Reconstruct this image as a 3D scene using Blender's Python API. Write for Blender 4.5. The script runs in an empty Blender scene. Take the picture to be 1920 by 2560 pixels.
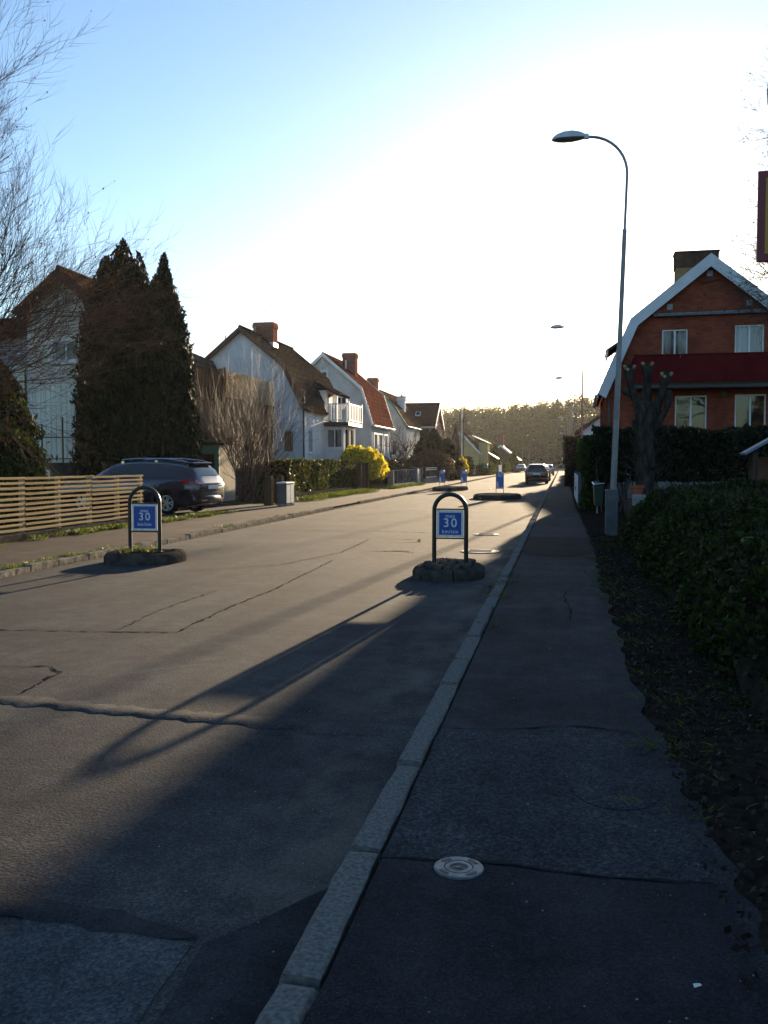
import bpy, bmesh, math, random
import numpy as np
from mathutils import Vector, Matrix
from mathutils.geometry import delaunay_2d_cdt

# ------------------------------------------------------------ camera, sky, sun
scene = bpy.context.scene
COL = scene.collection
R = math.radians
cam_data = bpy.data.cameras.new("camera")
cam_data.sensor_fit = 'VERTICAL'; cam_data.sensor_height = 36.0
cam_data.lens = 2300.0 / 2560.0 * 36.0
cam_data.clip_start = 0.05; cam_data.clip_end = 6000.0
cam = bpy.data.objects.new("camera", cam_data)
cam.location = (0, 0, 1.7)
cam.rotation_euler = (R(90 - 3.061), 0, R(10.959))
COL.objects.link(cam); scene.camera = cam

SUN_AZ, SUN_EL = R(5.6), R(7.8)
world = bpy.data.worlds.new("World"); scene.world = world; world.use_nodes = True
wn = world.node_tree.nodes; wl = world.node_tree.links
bg = wn["Background"]
sky = wn.new("ShaderNodeTexSky"); sky.sky_type = 'NISHITA'; sky.sun_disc = False
sky.sun_elevation = SUN_EL; sky.sun_rotation = SUN_AZ
sky.altitude = 20; sky.air_density = 1.0; sky.dust_density = 0.56; sky.ozone_density = 3.0
wl.new(sky.outputs[0], bg.inputs[0]); bg.inputs[1].default_value = 0.05
sd = bpy.data.lights.new("sun", 'SUN'); sd.energy = 3.0; sd.angle = R(0.53); sd.color = (1.0, 0.77, 0.5)
sun = bpy.data.objects.new("sun", sd); COL.objects.link(sun)
sdir = Vector((math.sin(SUN_AZ) * math.cos(SUN_EL), math.cos(SUN_AZ) * math.cos(SUN_EL), math.sin(SUN_EL)))
sun.rotation_euler = (-sdir).to_track_quat('-Z', 'Y').to_euler()
sun.location = (20, 60, 40)
vs = scene.view_settings
vs.view_transform = 'Standard'; vs.look = 'None'; vs.exposure = 2.66; vs.gamma = 1.0; vs.use_curve_mapping = False
scene.cycles.max_bounces = 6; scene.cycles.volume_bounces = 1
scene.cycles.transparent_max_bounces = 12

# ------------------------------------------------------------ helpers
def tag(o, label=None, cat=None, group=None, kind=None):
    if label: o["label"] = label
    if cat: o["category"] = cat
    if group: o["group"] = group
    if kind: o["kind"] = kind
    return o
def empty(name, loc=(0, 0, 0), rz=0.0, label=None, cat=None, group=None):
    o = bpy.data.objects.new(name, None); COL.objects.link(o)
    o.location = loc; o.rotation_euler = (0, 0, rz); o.empty_display_size = 0.2
    return tag(o, label, cat, group)
def link(name, me, mat=None, parent=None, smooth=False):
    o = bpy.data.objects.new(name, me); COL.objects.link(o)
    if mat: me.materials.append(mat)
    if parent: o.parent = parent
    if smooth:
        me.polygons.foreach_set("use_smooth", [True] * len(me.polygons))
    return o
def inst(name, me, parent=None, loc=(0, 0, 0), rot=(0, 0, 0), scale=(1, 1, 1)):
    o = bpy.data.objects.new(name, me); COL.objects.link(o)
    o.location = loc; o.rotation_euler = rot; o.scale = scale
    if parent: o.parent = parent
    return o
def npmesh(name, V, F):
    """V (n,3), F (m,k) same k"""
    V = np.asarray(V, np.float32); F = np.asarray(F, np.int32)
    me = bpy.data.meshes.new(name)
    k = F.shape[1]
    me.vertices.add(len(V)); me.vertices.foreach_set("co", V.ravel())
    me.loops.add(F.size); me.loops.foreach_set("vertex_index", F.ravel())
    me.polygons.add(len(F)); me.polygons.foreach_set("loop_start", np.arange(0, F.size, k, dtype=np.int32))
    me.update(calc_edges=True)
    return me

class MB:
    def __init__(s): s.v = []; s.f = []
    def add(s, vs_, fs):
        b = len(s.v); s.v += [tuple(p) for p in vs_]; s.f += [tuple(i + b for i in f) for f in fs]; return s
    def box(s, x0, x1, y0, y1, z0, z1, M=None):
        v = [(x0, y0, z0), (x1, y0, z0), (x1, y1, z0), (x0, y1, z0), (x0, y0, z1), (x1, y0, z1), (x1, y1, z1), (x0, y1, z1)]
        if M is not None: v = [M @ Vector(p) for p in v]
        return s.add(v, [(3, 2, 1, 0), (4, 5, 6, 7), (0, 1, 5, 4), (1, 2, 6, 5), (2, 3, 7, 6), (3, 0, 4, 7)])
    def bbox(s, x0, x1, y0, y1, z0, z1, b=0.01):
        """box with chamfered top edges"""
        v = [(x0, y0, z0), (x1, y0, z0), (x1, y1, z0), (x0, y1, z0),
             (x0, y0, z1 - b), (x1, y0, z1 - b), (x1, y1, z1 - b), (x0, y1, z1 - b),
             (x0 + b, y0 + b, z1), (x1 - b, y0 + b, z1), (x1 - b, y1 - b, z1), (x0 + b, y1 - b, z1)]
        return s.add(v, [(3, 2, 1, 0), (8, 9, 10, 11)] + [q for i in range(4) for q in ((i, (i + 1) % 4, 4 + (i + 1) % 4, 4 + i), (4 + i, 4 + (i + 1) % 4, 8 + (i + 1) % 4, 8 + i))])
    def prism(s, poly, fn0, fn1):
        n = len(poly)
        return s.add([fn0(p) for p in poly] + [fn1(p) for p in poly],
                     [tuple(range(n - 1, -1, -1)), tuple(range(n, 2 * n))] + [(i, (i + 1) % n, n + (i + 1) % n, n + i) for i in range(n)])
    def slab(s, q, t):
        """quad q (4 points) given thickness t downwards along its normal"""
        a, b, c, d = [Vector(p) for p in q]; n = (b - a).cross(d - a).normalized()
        return s.add([a, b, c, d, a - n * t, b - n * t, c - n * t, d - n * t], [(0, 1, 2, 3), (7, 6, 5, 4), (0, 4, 5, 1), (1, 5, 6, 2), (2, 6, 7, 3), (3, 7, 4, 0)])
    def tube(s, pts, rad, n=8, cap=True):
        pts = [Vector(p) for p in pts]
        if not hasattr(rad, '__len__'): rad = [rad] * len(pts)
        t0 = (pts[1] - pts[0]).normalized(); up = Vector((0, 0, 1)) if abs(t0.z) < 0.9 else Vector((1, 0, 0))
        u = t0.cross(up).normalized(); vv = []; m = len(pts)
        for i, p in enumerate(pts):
            t = (pts[min(i + 1, m - 1)] - pts[max(i - 1, 0)]).normalized()
            u = (u - t * u.dot(t)).normalized(); w = t.cross(u)
            vv += [p + (u * math.cos(2 * math.pi * k / n) + w * math.sin(2 * math.pi * k / n)) * rad[i] for k in range(n)]
        ff = [(i * n + k, i * n + (k + 1) % n, (i + 1) * n + (k + 1) % n, (i + 1) * n + k) for i in range(m - 1) for k in range(n)]
        if cap: ff += [tuple(range(n - 1, -1, -1)), tuple((m - 1) * n + k for k in range(n))]
        return s.add(vv, ff)
    def rings(s, rr, closed=True, cap=True):
        n = len(rr[0]); m = len(rr)
        ff = [(i * n + k, i * n + (k + 1) % n, (i + 1) * n + (k + 1) % n, (i + 1) * n + k) for i in range(m - 1) for k in range(n if closed else n - 1)]
        if cap: ff += [tuple(range(n - 1, -1, -1)), tuple((m - 1) * n + k for k in range(n))]
        return s.add([p for r_ in rr for p in r_], ff)
    def lathe(s, prof, c=(0, 0, 0), n=20, axis='z'):
        rr = []
        for (r_, h) in prof:
            ring = []
            for k in range(n):
                a = 2 * math.pi * k / n; x, y = r_ * math.cos(a), r_ * math.sin(a)
                p = (x, y, h) if axis == 'z' else ((x, h, y) if axis == 'y' else (h, x, y))
                ring.append((c[0] + p[0], c[1] + p[1], c[2] + p[2]))
            rr.append(ring)
        return s.rings(rr)
    def mesh(s, name):
        me = bpy.data.meshes.new(name); me.from_pydata([tuple(p) for p in s.v], [], s.f); me.update()
        bm = bmesh.new(); bm.from_mesh(me); bmesh.ops.recalc_face_normals(bm, faces=bm.faces); bm.to_mesh(me); bm.free()
        return me
    def build(s, name, mat=None, parent=None, smooth=False):
        return link(name, s.mesh(name), mat, parent, smooth)

def autosmooth(o, deg=35):
    me = o.data
    me.polygons.foreach_set("use_smooth", [True] * len(me.polygons))
    try: me.set_sharp_from_angle(angle=R(deg))
    except Exception: pass
    return o

# ------------------------------------------------------------ materials
def nodes(name):
    m = bpy.data.materials.new(name); m.use_nodes = True
    nt = m.node_tree; return m, nt, nt.nodes["Principled BSDF"], nt.nodes, nt.links
def ramp(N, L, fac, stops):
    r_ = N.new("ShaderNodeValToRGB"); el = r_.color_ramp.elements
    while len(el) < len(stops): el.new(0.5)
    for e, (p, c) in zip(el, stops):
        e.position = p; e.color = (c[0], c[1], c[2], 1)
    L.new(fac, r_.inputs[0]); return r_.outputs[0]
def noise(N, L, vec, scale, detail=4, rough=0.55):
    n = N.new("ShaderNodeTexNoise"); n.inputs["Scale"].default_value = scale; n.inputs["Detail"].default_value = detail
    n.inputs["Roughness"].default_value = rough; L.new(vec, n.inputs["Vector"]); return n.outputs["Fac"]
def mixc(N, L, fac, a, b, mode='MIX'):
    m = N.new("ShaderNodeMix"); m.data_type = 'RGBA'; m.blend_type = mode
    if isinstance(fac, (int, float)): m.inputs[0].default_value = fac
    else: L.new(fac, m.inputs[0])
    for s_, c in ((6, a), (7, b)):
        if isinstance(c, (tuple, list)): m.inputs[s_].default_value = (*c[:3], 1)
        else: L.new(c, m.inputs[s_])
    return m.outputs[2]
def coords(N, L, scale=(1, 1, 1)):
    t = N.new("ShaderNodeTexCoord"); m = N.new("ShaderNodeMapping"); m.inputs["Scale"].default_value = scale
    L.new(t.outputs["Object"], m.inputs["Vector"]); return m.outputs[0]
def bump(N, L, h, strength, dist, prev=None):
    b = N.new("ShaderNodeBump"); b.inputs["Strength"].default_value = strength; b.inputs["Distance"].default_value = dist
    L.new(h, b.inputs["Height"])
    if prev is not None: L.new(prev, b.inputs["Normal"])
    return b.outputs[0]
def pm(name, c1, c2=None, scale=3.0, rough=0.7, bstr=0.0, bscale=40.0, bdist=0.01, metal=0.0, spec=0.5, stretch=(1, 1, 1), detail=5, lo=0.35, hi=0.65, coat=0.0):
    m, nt, b, N, L = nodes(name)
    b.inputs["Roughness"].default_value = rough; b.inputs["Metallic"].default_value = metal
    b.inputs["Specular IOR Level"].default_value = (0.0 if rough >= 0.68 and metal == 0 else spec); b.inputs["Coat Weight"].default_value = coat
    v = coords(N, L, stretch)
    if c2 is None: c2 = tuple(x * 0.8 for x in c1)
    L.new(ramp(N, L, noise(N, L, v, scale, detail), [(lo, c2), (hi, c1)]), b.inputs["Base Color"])
    if bstr: L.new(bump(N, L, noise(N, L, v, bscale, 5), bstr, bdist), b.inputs["Normal"])
    return m
def asphalt(name, base, tint, fleck=0.5, rough=0.82, grain=130.0, blotch=0.35, bstr=0.6, sand=None):
    m, nt, b, N, L = nodes(name); v = coords(N, L)
    base = (base[0] * 0.96, base[1], base[2] * 1.08); tint = (tint[0] * 0.97, tint[1], tint[2] * 1.06)
    b.inputs["Roughness"].default_value = 0.97; b.inputs["Specular IOR Level"].default_value = 0.05
    big = ramp(N, L, noise(N, L, v, blotch, 6, 0.6), [(0.28, tuple(0.82 * q for q in base)), (0.5, tuple((p + q) / 2 for p, q in zip(base, tint))), (0.74, tuple(1.15 * q for q in tint))])
    mid = ramp(N, L, noise(N, L, v, 5.0, 5, 0.65), [(0.3, (0.72, 0.72, 0.72)), (0.7, (1.2, 1.2, 1.2))])
    c = mixc(N, L, 1.0, big, mid, 'MULTIPLY')
    vo = N.new("ShaderNodeTexVoronoi"); vo.inputs["Scale"].default_value = grain; L.new(v, vo.inputs["Vector"])
    g = N.new("ShaderNodeRGBToBW"); L.new(vo.outputs["Color"], g.inputs[0])
    fl = ramp(N, L, g.outputs[0], [(0.25, (1 - 0.7 * fleck,) * 3), (0.6, (1.0,) * 3), (0.85, (1 + 0.9 * fleck,) * 3)])
    c = mixc(N, L, 1.0, c, fl, 'MULTIPLY')
    st = ramp(N, L, noise(N, L, coords(N, L, (1.6, 0.12, 1)), 1.0, 5, 0.6), [(0.35, (0.78, 0.78, 0.8)), (0.68, (1.2, 1.18, 1.15))])
    c = mixc(N, L, 1.0, c, st, 'MULTIPLY')
    wear = ramp(N, L, noise(N, L, v, 0.9, 7, 0.7), [(0.38, (0.8, 0.8, 0.82)), (0.52, (1.0, 1.0, 1.0)), (0.66, (1.22, 1.2, 1.16))]); c = mixc(N, L, 1.0, c, wear, 'MULTIPLY')
    if sand is not None:      # pale dust lying in the gutter
        tc = N.new("ShaderNodeTexCoord"); sx_ = N.new("ShaderNodeSeparateXYZ"); L.new(tc.outputs["Object"], sx_.inputs[0])
        mr = N.new("ShaderNodeMapRange"); mr.inputs[1].default_value = sand - 0.95; mr.inputs[2].default_value = sand; L.new(sx_.outputs[0], mr.inputs[0])
        nz = ramp(N, L, noise(N, L, coords(N, L, (1, 0.55, 1)), 1.7, 6, 0.65), [(0.46, (0, 0, 0)), (0.62, (1, 1, 1))])
        mm = N.new("ShaderNodeMath"); mm.operation = 'MULTIPLY'; L.new(mr.outputs[0], mm.inputs[0]); L.new(nz, mm.inputs[1])
        mk = N.new("ShaderNodeMath"); mk.operation = 'MULTIPLY'; mk.inputs[1].default_value = 0.6; L.new(mm.outputs[0], mk.inputs[0])
        c = mixc(N, L, mk.outputs[0], c, (0.15, 0.135, 0.11))
    gr = ramp(N, L, noise(N, L, v, grain * 0.42, 2, 0.7), [(0.36, (0.78,) * 3), (0.5, (1.0,) * 3), (0.64, (1.25,) * 3)])
    c = mixc(N, L, 0.8, c, gr, 'MULTIPLY'); L.new(c, b.inputs["Base Color"])
    n1 = bump(N, L, noise(N, L, v, grain * 0.5, 3), bstr, 0.006)
    n2 = bump(N, L, noise(N, L, v, 2.2, 4), 0.2, 0.02, n1)
    L.new(n2, b.inputs["Normal"]); return m
def leafmat(name, cols, trans=0.35, rough=0.6):
    m = bpy.data.materials.new(name); m.use_nodes = True; nt = m.node_tree; N = nt.nodes; L = nt.links; N.clear()
    out = N.new("ShaderNodeOutputMaterial"); geo = N.new("ShaderNodeNewGeometry")
    k = len(cols); c = ramp(N, L, geo.outputs["Random Per Island"], [((i + 0.5) / k, cc) for i, cc in enumerate(cols)])
    p = N.new("ShaderNodeBsdfPrincipled"); p.inputs["Roughness"].default_value = rough; p.inputs["Specular IOR Level"].default_value = 0.12
    L.new(c, p.inputs["Base Color"])
    t = N.new("ShaderNodeBsdfTranslucent"); tc = mixc(N, L, 1.0, c, (1.15, 1.2, 0.7), 'MULTIPLY'); L.new(tc, t.inputs[0])
    mx = N.new("ShaderNodeMixShader"); mx.inputs[0].default_value = trans
    L.new(p.outputs[0], mx.inputs[1]); L.new(t.outputs[0], mx.inputs[2]); L.new(mx.outputs[0], out.inputs[0]); return m
def brickmat(name, c1, c2, mortar, bw=0.25, bh=0.075):
    m, nt, b, N, L = nodes(name); b.inputs["Roughness"].default_value = 0.95; b.inputs["Specular IOR Level"].default_value = 0.0
    t = N.new("ShaderNodeTexCoord"); sp = N.new("ShaderNodeSeparateXYZ"); L.new(t.outputs["Object"], sp.inputs[0])
    ad = N.new("ShaderNodeMath"); ad.operation = 'ADD'; L.new(sp.outputs[0], ad.inputs[0]); L.new(sp.outputs[1], ad.inputs[1])
    cb = N.new("ShaderNodeCombineXYZ"); L.new(ad.outputs[0], cb.inputs[0]); L.new(sp.outputs[2], cb.inputs[1])
    br = N.new("ShaderNodeTexBrick"); L.new(cb.outputs[0], br.inputs["Vector"]); br.inputs["Scale"].default_value = 1.0
    br.inputs["Brick Width"].default_value = bw; br.inputs["Row Height"].default_value = bh; br.inputs["Mortar Size"].default_value = 0.008
    br.inputs["Color1"].default_value = (*c1, 1); br.inputs["Color2"].default_value = (*c2, 1); br.inputs["Mortar"].default_value = (*mortar, 1)
    var = ramp(N, L, noise(N, L, t.outputs["Object"], 1.3, 6), [(0.3, (0.7, 0.7, 0.7)), (0.7, (1.15, 1.1, 1.1))])
    L.new(mixc(N, L, 1.0, br.outputs[0], var, 'MULTIPLY'), b.inputs["Base Color"])
    L.new(bump(N, L, br.outputs["Fac"], 0.5, -0.01), b.inputs["Normal"]); return m
def glassmat(name, tint=(0.5, 0.55, 0.6), refl=1.0):
    m = bpy.data.materials.new(name); m.use_nodes = True; nt = m.node_tree; N = nt.nodes; L = nt.links; N.clear()
    out = N.new("ShaderNodeOutputMaterial"); tr = N.new("ShaderNodeBsdfTransparent"); tr.inputs[0].default_value = (*tint, 1)
    gl = N.new("ShaderNodeBsdfGlossy"); gl.inputs["Roughness"].default_value = 0.03
    fr = N.new("ShaderNodeFresnel"); fr.inputs[0].default_value = 1.7
    mx = N.new("ShaderNodeMixShader"); L.new(fr.outputs[0], mx.inputs[0]); L.new(tr.outputs[0], mx.inputs[1]); L.new(gl.outputs[0], mx.inputs[2])
    L.new(mx.outputs[0], out.inputs[0]); return m

M = {}
M['road'] = asphalt('road_asphalt', (0.0468, 0.0450, 0.0432), (0.0684, 0.0648, 0.0594), 0.45, 0.8, 120, sand=-0.84)
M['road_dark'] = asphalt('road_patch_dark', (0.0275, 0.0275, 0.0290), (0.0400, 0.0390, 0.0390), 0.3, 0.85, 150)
M['road_light'] = asphalt('road_patch_light', (0.0540, 0.0558, 0.0558), (0.0720, 0.0720, 0.0702), 0.45, 0.85, 110)
M['walk'] = asphalt('sidewalk_asphalt', (0.0310, 0.0302, 0.0310), (0.0455, 0.0435, 0.0435), 0.4, 0.85, 140)
M['walk_fine'] = asphalt('sidewalk_fine', (0.0256, 0.0240, 0.0256), (0.0352, 0.0323, 0.0331), 0.35, 0.88, 170)
M['walk_coarse'] = asphalt('sidewalk_coarse', (0.0310, 0.0331, 0.0352), (0.0435, 0.0447, 0.0455), 0.6, 0.85, 85)
M['walk_new'] = asphalt('sidewalk_new', (0.0126, 0.0126, 0.0135), (0.0180, 0.0180, 0.0189), 0.3, 0.85, 150)
M['pave_red'] = asphalt('pavement_reddish', (0.045, 0.034, 0.029), (0.062, 0.047, 0.039), 0.35, 0.88, 140)
M['drive'] = asphalt('driveway_asphalt', (0.0320, 0.0312, 0.0320), (0.0480, 0.0460, 0.0440), 0.35, 0.85, 120)
M['crack'] = pm('crack_fill', (0.03, 0.028, 0.026), (0.018, 0.017, 0.016), 20, 0.95)
M['granite'] = pm('granite', (0.2, 0.185, 0.165), (0.1, 0.093, 0.085), 55, 0.85, 0.6, 130, 0.006, detail=6)
M['granite_dirty'] = pm('granite_dirty', (0.27, 0.24, 0.19), (0.10, 0.085, 0.066), 9, 0.9, 0.8, 40, 0.015, detail=8)
M['concrete'] = pm('concrete', (0.3, 0.285, 0.26), (0.2, 0.19, 0.175), 4, 0.9, 0.4, 60, 0.006)
M['concrete_dark'] = pm('concrete_weathered', (0.08, 0.07, 0.058), (0.035, 0.031, 0.026), 6, 0.92, 0.5, 45, 0.01)
M['cobble'] = pm('cobble', (0.1, 0.093, 0.085), (0.045, 0.042, 0.039), 12, 0.85, 0.6, 40, 0.01)
M['cobble_b'] = pm('cobble_warm', (0.12, 0.09, 0.07), (0.05, 0.04, 0.032), 12, 0.85, 0.6, 40, 0.01)
M['soil'] = pm('soil', (0.035, 0.027, 0.02), (0.014, 0.011, 0.009), 14, 0.97, 0.9, 30, 0.03, detail=8)
M['lawn'] = pm('lawn', (0.075, 0.085, 0.03), (0.045, 0.05, 0.02), 2.5, 0.95, 0.8, 60, 0.03, detail=8)
M['wood_fence'] = pm('fence_wood', (0.46, 0.35, 0.2), (0.26, 0.19, 0.105), 2.0, 0.75, 0.35, 30, 0.006, stretch=(6, 0.7, 9), detail=8)
M['wood_dark'] = pm('wood_dark', (0.1, 0.07, 0.05), (0.05, 0.036, 0.026), 3, 0.85, 0.3, 30, 0.006, stretch=(5, 5, 0.8))
M['wood_brown'] = pm('wood_brown', (0.17, 0.09, 0.06), (0.1, 0.055, 0.04), 3, 0.8, 0.3, 30, 0.006)
M['black_metal'] = pm('black_powdercoat', (0.018, 0.016, 0.016), (0.011, 0.01, 0.01), 6, 0.38, 0.1, 80, 0.002)
M['galv'] = pm('galvanised_steel', (0.24, 0.24, 0.245), (0.17, 0.17, 0.175), 5, 0.5, 0.1, 60, 0.002, metal=0.6)
M['galv_dull'] = pm('galvanised_dull', (0.1, 0.108, 0.113), (0.06, 0.066, 0.07), 4, 0.6, 0.15, 40, 0.003, metal=0.3)
M['lamp_shell'] = pm('lamp_shell', (0.55, 0.58, 0.59), (0.44, 0.46, 0.47), 5, 0.5, metal=0.2)
M['lamp_lens'] = pm('lamp_lens', (0.12, 0.12, 0.13), (0.08, 0.08, 0.09), 5, 0.2)
M['blue'] = pm('sign_blue', (0.015, 0.075, 0.34), (0.014, 0.055, 0.25), 9, 0.45, detail=8)
M['blue_b'] = pm('sign_blue_plate', (0.02, 0.14, 0.45), (0.018, 0.12, 0.40), 5, 0.4)
M['white'] = pm('sign_white', (0.7, 0.72, 0.7), (0.5, 0.5, 0.47), 11, 0.5, detail=8, lo=0.3, hi=0.5)
M['sign_red'] = pm('sign_red', (0.2, 0.012, 0.018), (0.16, 0.01, 0.014), 6, 0.45)
M['sign_yellow'] = pm('sign_yellow', (0.5, 0.25, 0.015), (0.44, 0.22, 0.012), 6, 0.45)
M['paint_white'] = pm('house_white_paint', (0.72, 0.72, 0.70), (0.62, 0.62, 0.61), 1.2, 0.7, 0.15, 30, 0.004)
M['trim'] = pm('white_trim', (0.74, 0.73, 0.70), (0.64, 0.63, 0.6), 2.0, 0.6, 0.1, 40, 0.003)
M['trim_lead'] = pm('bargeboard_metal', (0.6, 0.62, 0.64), (0.48, 0.5, 0.52), 1.4, 0.5)
M['grey_render'] = pm('grey_render', (0.56, 0.55, 0.51), (0.44, 0.43, 0.40), 1.4, 0.9, 0.3, 40, 0.008)
M['pale_render'] = pm('pale_roughcast', (0.11, 0.092, 0.074), (0.065, 0.055, 0.046), 2.5, 0.95, 0.7, 35, 0.02)
M['yellow_render'] = pm('yellow_render', (0.5, 0.42, 0.2), (0.42, 0.34, 0.16), 1.5, 0.9)
M['pink_board'] = pm('pink_boarding', (0.5, 0.3, 0.25), (0.4, 0.23, 0.19), 1.5, 0.8, stretch=(1, 1, 6))
M['clad'] = pm('cream_cladding', (0.78, 0.74, 0.62), (0.66, 0.62, 0.52), 1.2, 0.75, 0.2, 25, 0.004, stretch=(4, 4, 0.5))
M['blue_clad'] = pm('blue_grey_cladding', (0.42, 0.48, 0.52), (0.34, 0.39, 0.43), 1.2, 0.75, stretch=(4, 4, 0.5))
M['brick_red'] = brickmat('red_brick', (0.31, 0.075, 0.038), (0.2, 0.047, 0.026), (0.18, 0.09, 0.06))
M['brick_yel'] = brickmat('yellow_brick', (0.38, 0.25, 0.1), (0.3, 0.2, 0.085), (0.25, 0.2, 0.14))
M['brick_chim'] = brickmat('chimney_brick', (0.32, 0.1, 0.06), (0.22, 0.065, 0.04), (0.3, 0.24, 0.2))
M['tile_red'] = pm('roof_tile_red', (0.16, 0.06, 0.04), (0.085, 0.034, 0.025), 3, 0.75, 0.3, 20, 0.01)
M['tile_brown'] = pm('roof_tile_brown', (0.14, 0.08, 0.055), (0.075, 0.045, 0.032), 3, 0.8, 0.3, 20, 0.01)
M['tile_dark'] = pm('roof_tile_dark', (0.045, 0.036, 0.03), (0.024, 0.02, 0.017), 3, 0.8, 0.3, 20, 0.01)
M['red_panel'] = pm('red_balcony_panel', (0.125, 0.017, 0.017), (0.095, 0.013, 0.013), 2, 0.7)
M['green_paint'] = pm('green_paint', (0.05, 0.2, 0.15), (0.04, 0.15, 0.11), 2, 0.6)
M['green_bin'] = pm('green_plastic', (0.02, 0.045, 0.03), (0.014, 0.032, 0.022), 4, 0.35)
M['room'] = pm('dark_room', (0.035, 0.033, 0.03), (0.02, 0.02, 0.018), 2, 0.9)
M['curtain'] = pm('curtain', (0.6, 0.58, 0.54), (0.42, 0.4, 0.37), 3, 0.9, stretch=(6, 6, 0.3))
M['curtain_red'] = pm('curtain_rose', (0.42, 0.26, 0.22), (0.3, 0.18, 0.15), 3, 0.9, stretch=(6, 6, 0.3))
M['glass'] = glassmat('window_glass', (0.75, 0.78, 0.8))
M['car_glass'] = pm('car_glass', (0.012, 0.014, 0.018), (0.009, 0.01, 0.013), 2, 0.04, spec=0.8)
M['car_blue'] = pm('car_paint_navy', (0.006, 0.008, 0.024), (0.005, 0.007, 0.02), 2, 0.25, coat=1.0, metal=0.2)
M['car_black'] = pm('car_paint_black', (0.012, 0.012, 0.016), (0.009, 0.009, 0.012), 2, 0.25, coat=1.0)
M['car_red'] = pm('car_paint_maroon', (0.09, 0.015, 0.015), (0.075, 0.012, 0.012), 2, 0.25, coat=1.0)
M['car_silver'] = pm('car_paint_silver', (0.5, 0.51, 0.52), (0.45, 0.46, 0.47), 2, 0.3, coat=1.0, metal=0.5)
M['tyre'] = pm('tyre', (0.018, 0.018, 0.019), (0.012, 0.012, 0.012), 8, 0.85)
M['rim'] = pm('alloy_rim', (0.55, 0.56, 0.58), (0.48, 0.49, 0.5), 5, 0.3, metal=0.8)
M['chrome'] = pm('chrome', (0.7, 0.7, 0.72), (0.65, 0.65, 0.67), 4, 0.12, metal=1.0)
M['red_lens'] = pm('red_lens', (0.5, 0.015, 0.012), (0.4, 0.012, 0.01), 4, 0.15)
M['plastic'] = pm('black_plastic', (0.02, 0.02, 0.021), (0.015, 0.015, 0.016), 5, 0.55)
M['bark'] = pm('bark', (0.13, 0.105, 0.085), (0.06, 0.05, 0.042), 6, 0.95, 0.8, 25, 0.02, stretch=(2, 2, 0.6))
M['bark_grey'] = pm('bark_grey', (0.07, 0.058, 0.048), (0.025, 0.021, 0.018), 5, 0.95, 0.9, 18, 0.03, stretch=(2, 2, 0.7))
M['twig'] = pm('twig_brown', (0.11, 0.078, 0.062), (0.055, 0.038, 0.032), 4, 0.7)
M['twig_red'] = pm('twig_reddish', (0.11, 0.056, 0.038), (0.05, 0.027, 0.02), 4, 0.65)
M['terracotta'] = pm('terracotta', (0.36, 0.12, 0.06), (0.28, 0.09, 0.045), 4, 0.8)
M['iron'] = pm('cast_iron', (0.19, 0.195, 0.195), (0.1, 0.103, 0.106), 30, 0.6, 0.3, 60, 0.003, metal=0.4)
M['iron_dark'] = pm('cast_iron_dark', (0.02, 0.02, 0.022), (0.012, 0.012, 0.014), 10, 0.6, metal=0.4)
M['bluebox'] = pm('blue_plastic', (0.015, 0.03, 0.11), (0.012, 0.024, 0.09), 4, 0.4)
M['blue_grey'] = pm('blue_grey_roof', (0.17, 0.2, 0.25), (0.12, 0.14, 0.18), 3, 0.5)
M['post_blue'] = pm('blue_grey_post', (0.14, 0.17, 0.24), (0.1, 0.12, 0.17), 3, 0.7)
M['cutwood'] = pm('cut_wood', (0.42, 0.31, 0.18), (0.3, 0.21, 0.12), 8, 0.9)
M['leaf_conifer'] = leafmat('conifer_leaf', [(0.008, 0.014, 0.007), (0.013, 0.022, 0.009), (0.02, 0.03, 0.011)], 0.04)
M['leaf_thuja'] = leafmat('thuja_leaf', [(0.03, 0.045, 0.012), (0.05, 0.07, 0.016), (0.075, 0.09, 0.02)], 0.3)
M['leaf_hedge'] = leafmat('hedge_leaf', [(0.03, 0.045, 0.014), (0.05, 0.065, 0.018), (0.075, 0.085, 0.025), (0.09, 0.07, 0.03)], 0.3)
M['leaf_fresh'] = leafmat('fresh_leaf', [(0.012, 0.018, 0.006), (0.022, 0.032, 0.008), (0.04, 0.055, 0.012)], 0.35)
M['leaf_dark'] = leafmat('dark_leaf', [(0.016, 0.02, 0.010), (0.028, 0.032, 0.014), (0.04, 0.035, 0.018)], 0.15)
M['leaf_brown'] = leafmat('brown_leaf', [(0.06, 0.04, 0.03), (0.10, 0.06, 0.045), (0.05, 0.05, 0.025)], 0.3)
M['leaf_yellow'] = leafmat('forsythia', [(0.45, 0.32, 0.02), (0.66, 0.5, 0.04), (0.76, 0.62, 0.09), (0.2, 0.16, 0.03)], 0.5)
M['leaf_forest'] = leafmat('forest_leaf', [(0.05, 0.05, 0.02), (0.08, 0.08, 0.028), (0.11, 0.105, 0.035), (0.07, 0.055, 0.03)], 0.4)
M['leaf_pale'] = leafmat('pale_leaf', [(0.12, 0.11, 0.05), (0.18, 0.16, 0.08), (0.14, 0.10, 0.07)], 0.4)
M['grass'] = leafmat('grass_blade', [(0.05, 0.08, 0.015), (0.08, 0.11, 0.02), (0.10, 0.10, 0.03)], 0.35)
M['litter'] = leafmat('leaf_litter', [(0.012, 0.01, 0.008), (0.02, 0.016, 0.012), (0.04, 0.033, 0.026)], 0.1)
M['grit'] = pm('pale_grit', (0.3, 0.29, 0.28), (0.15, 0.15, 0.145), 50, 0.7)

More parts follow.
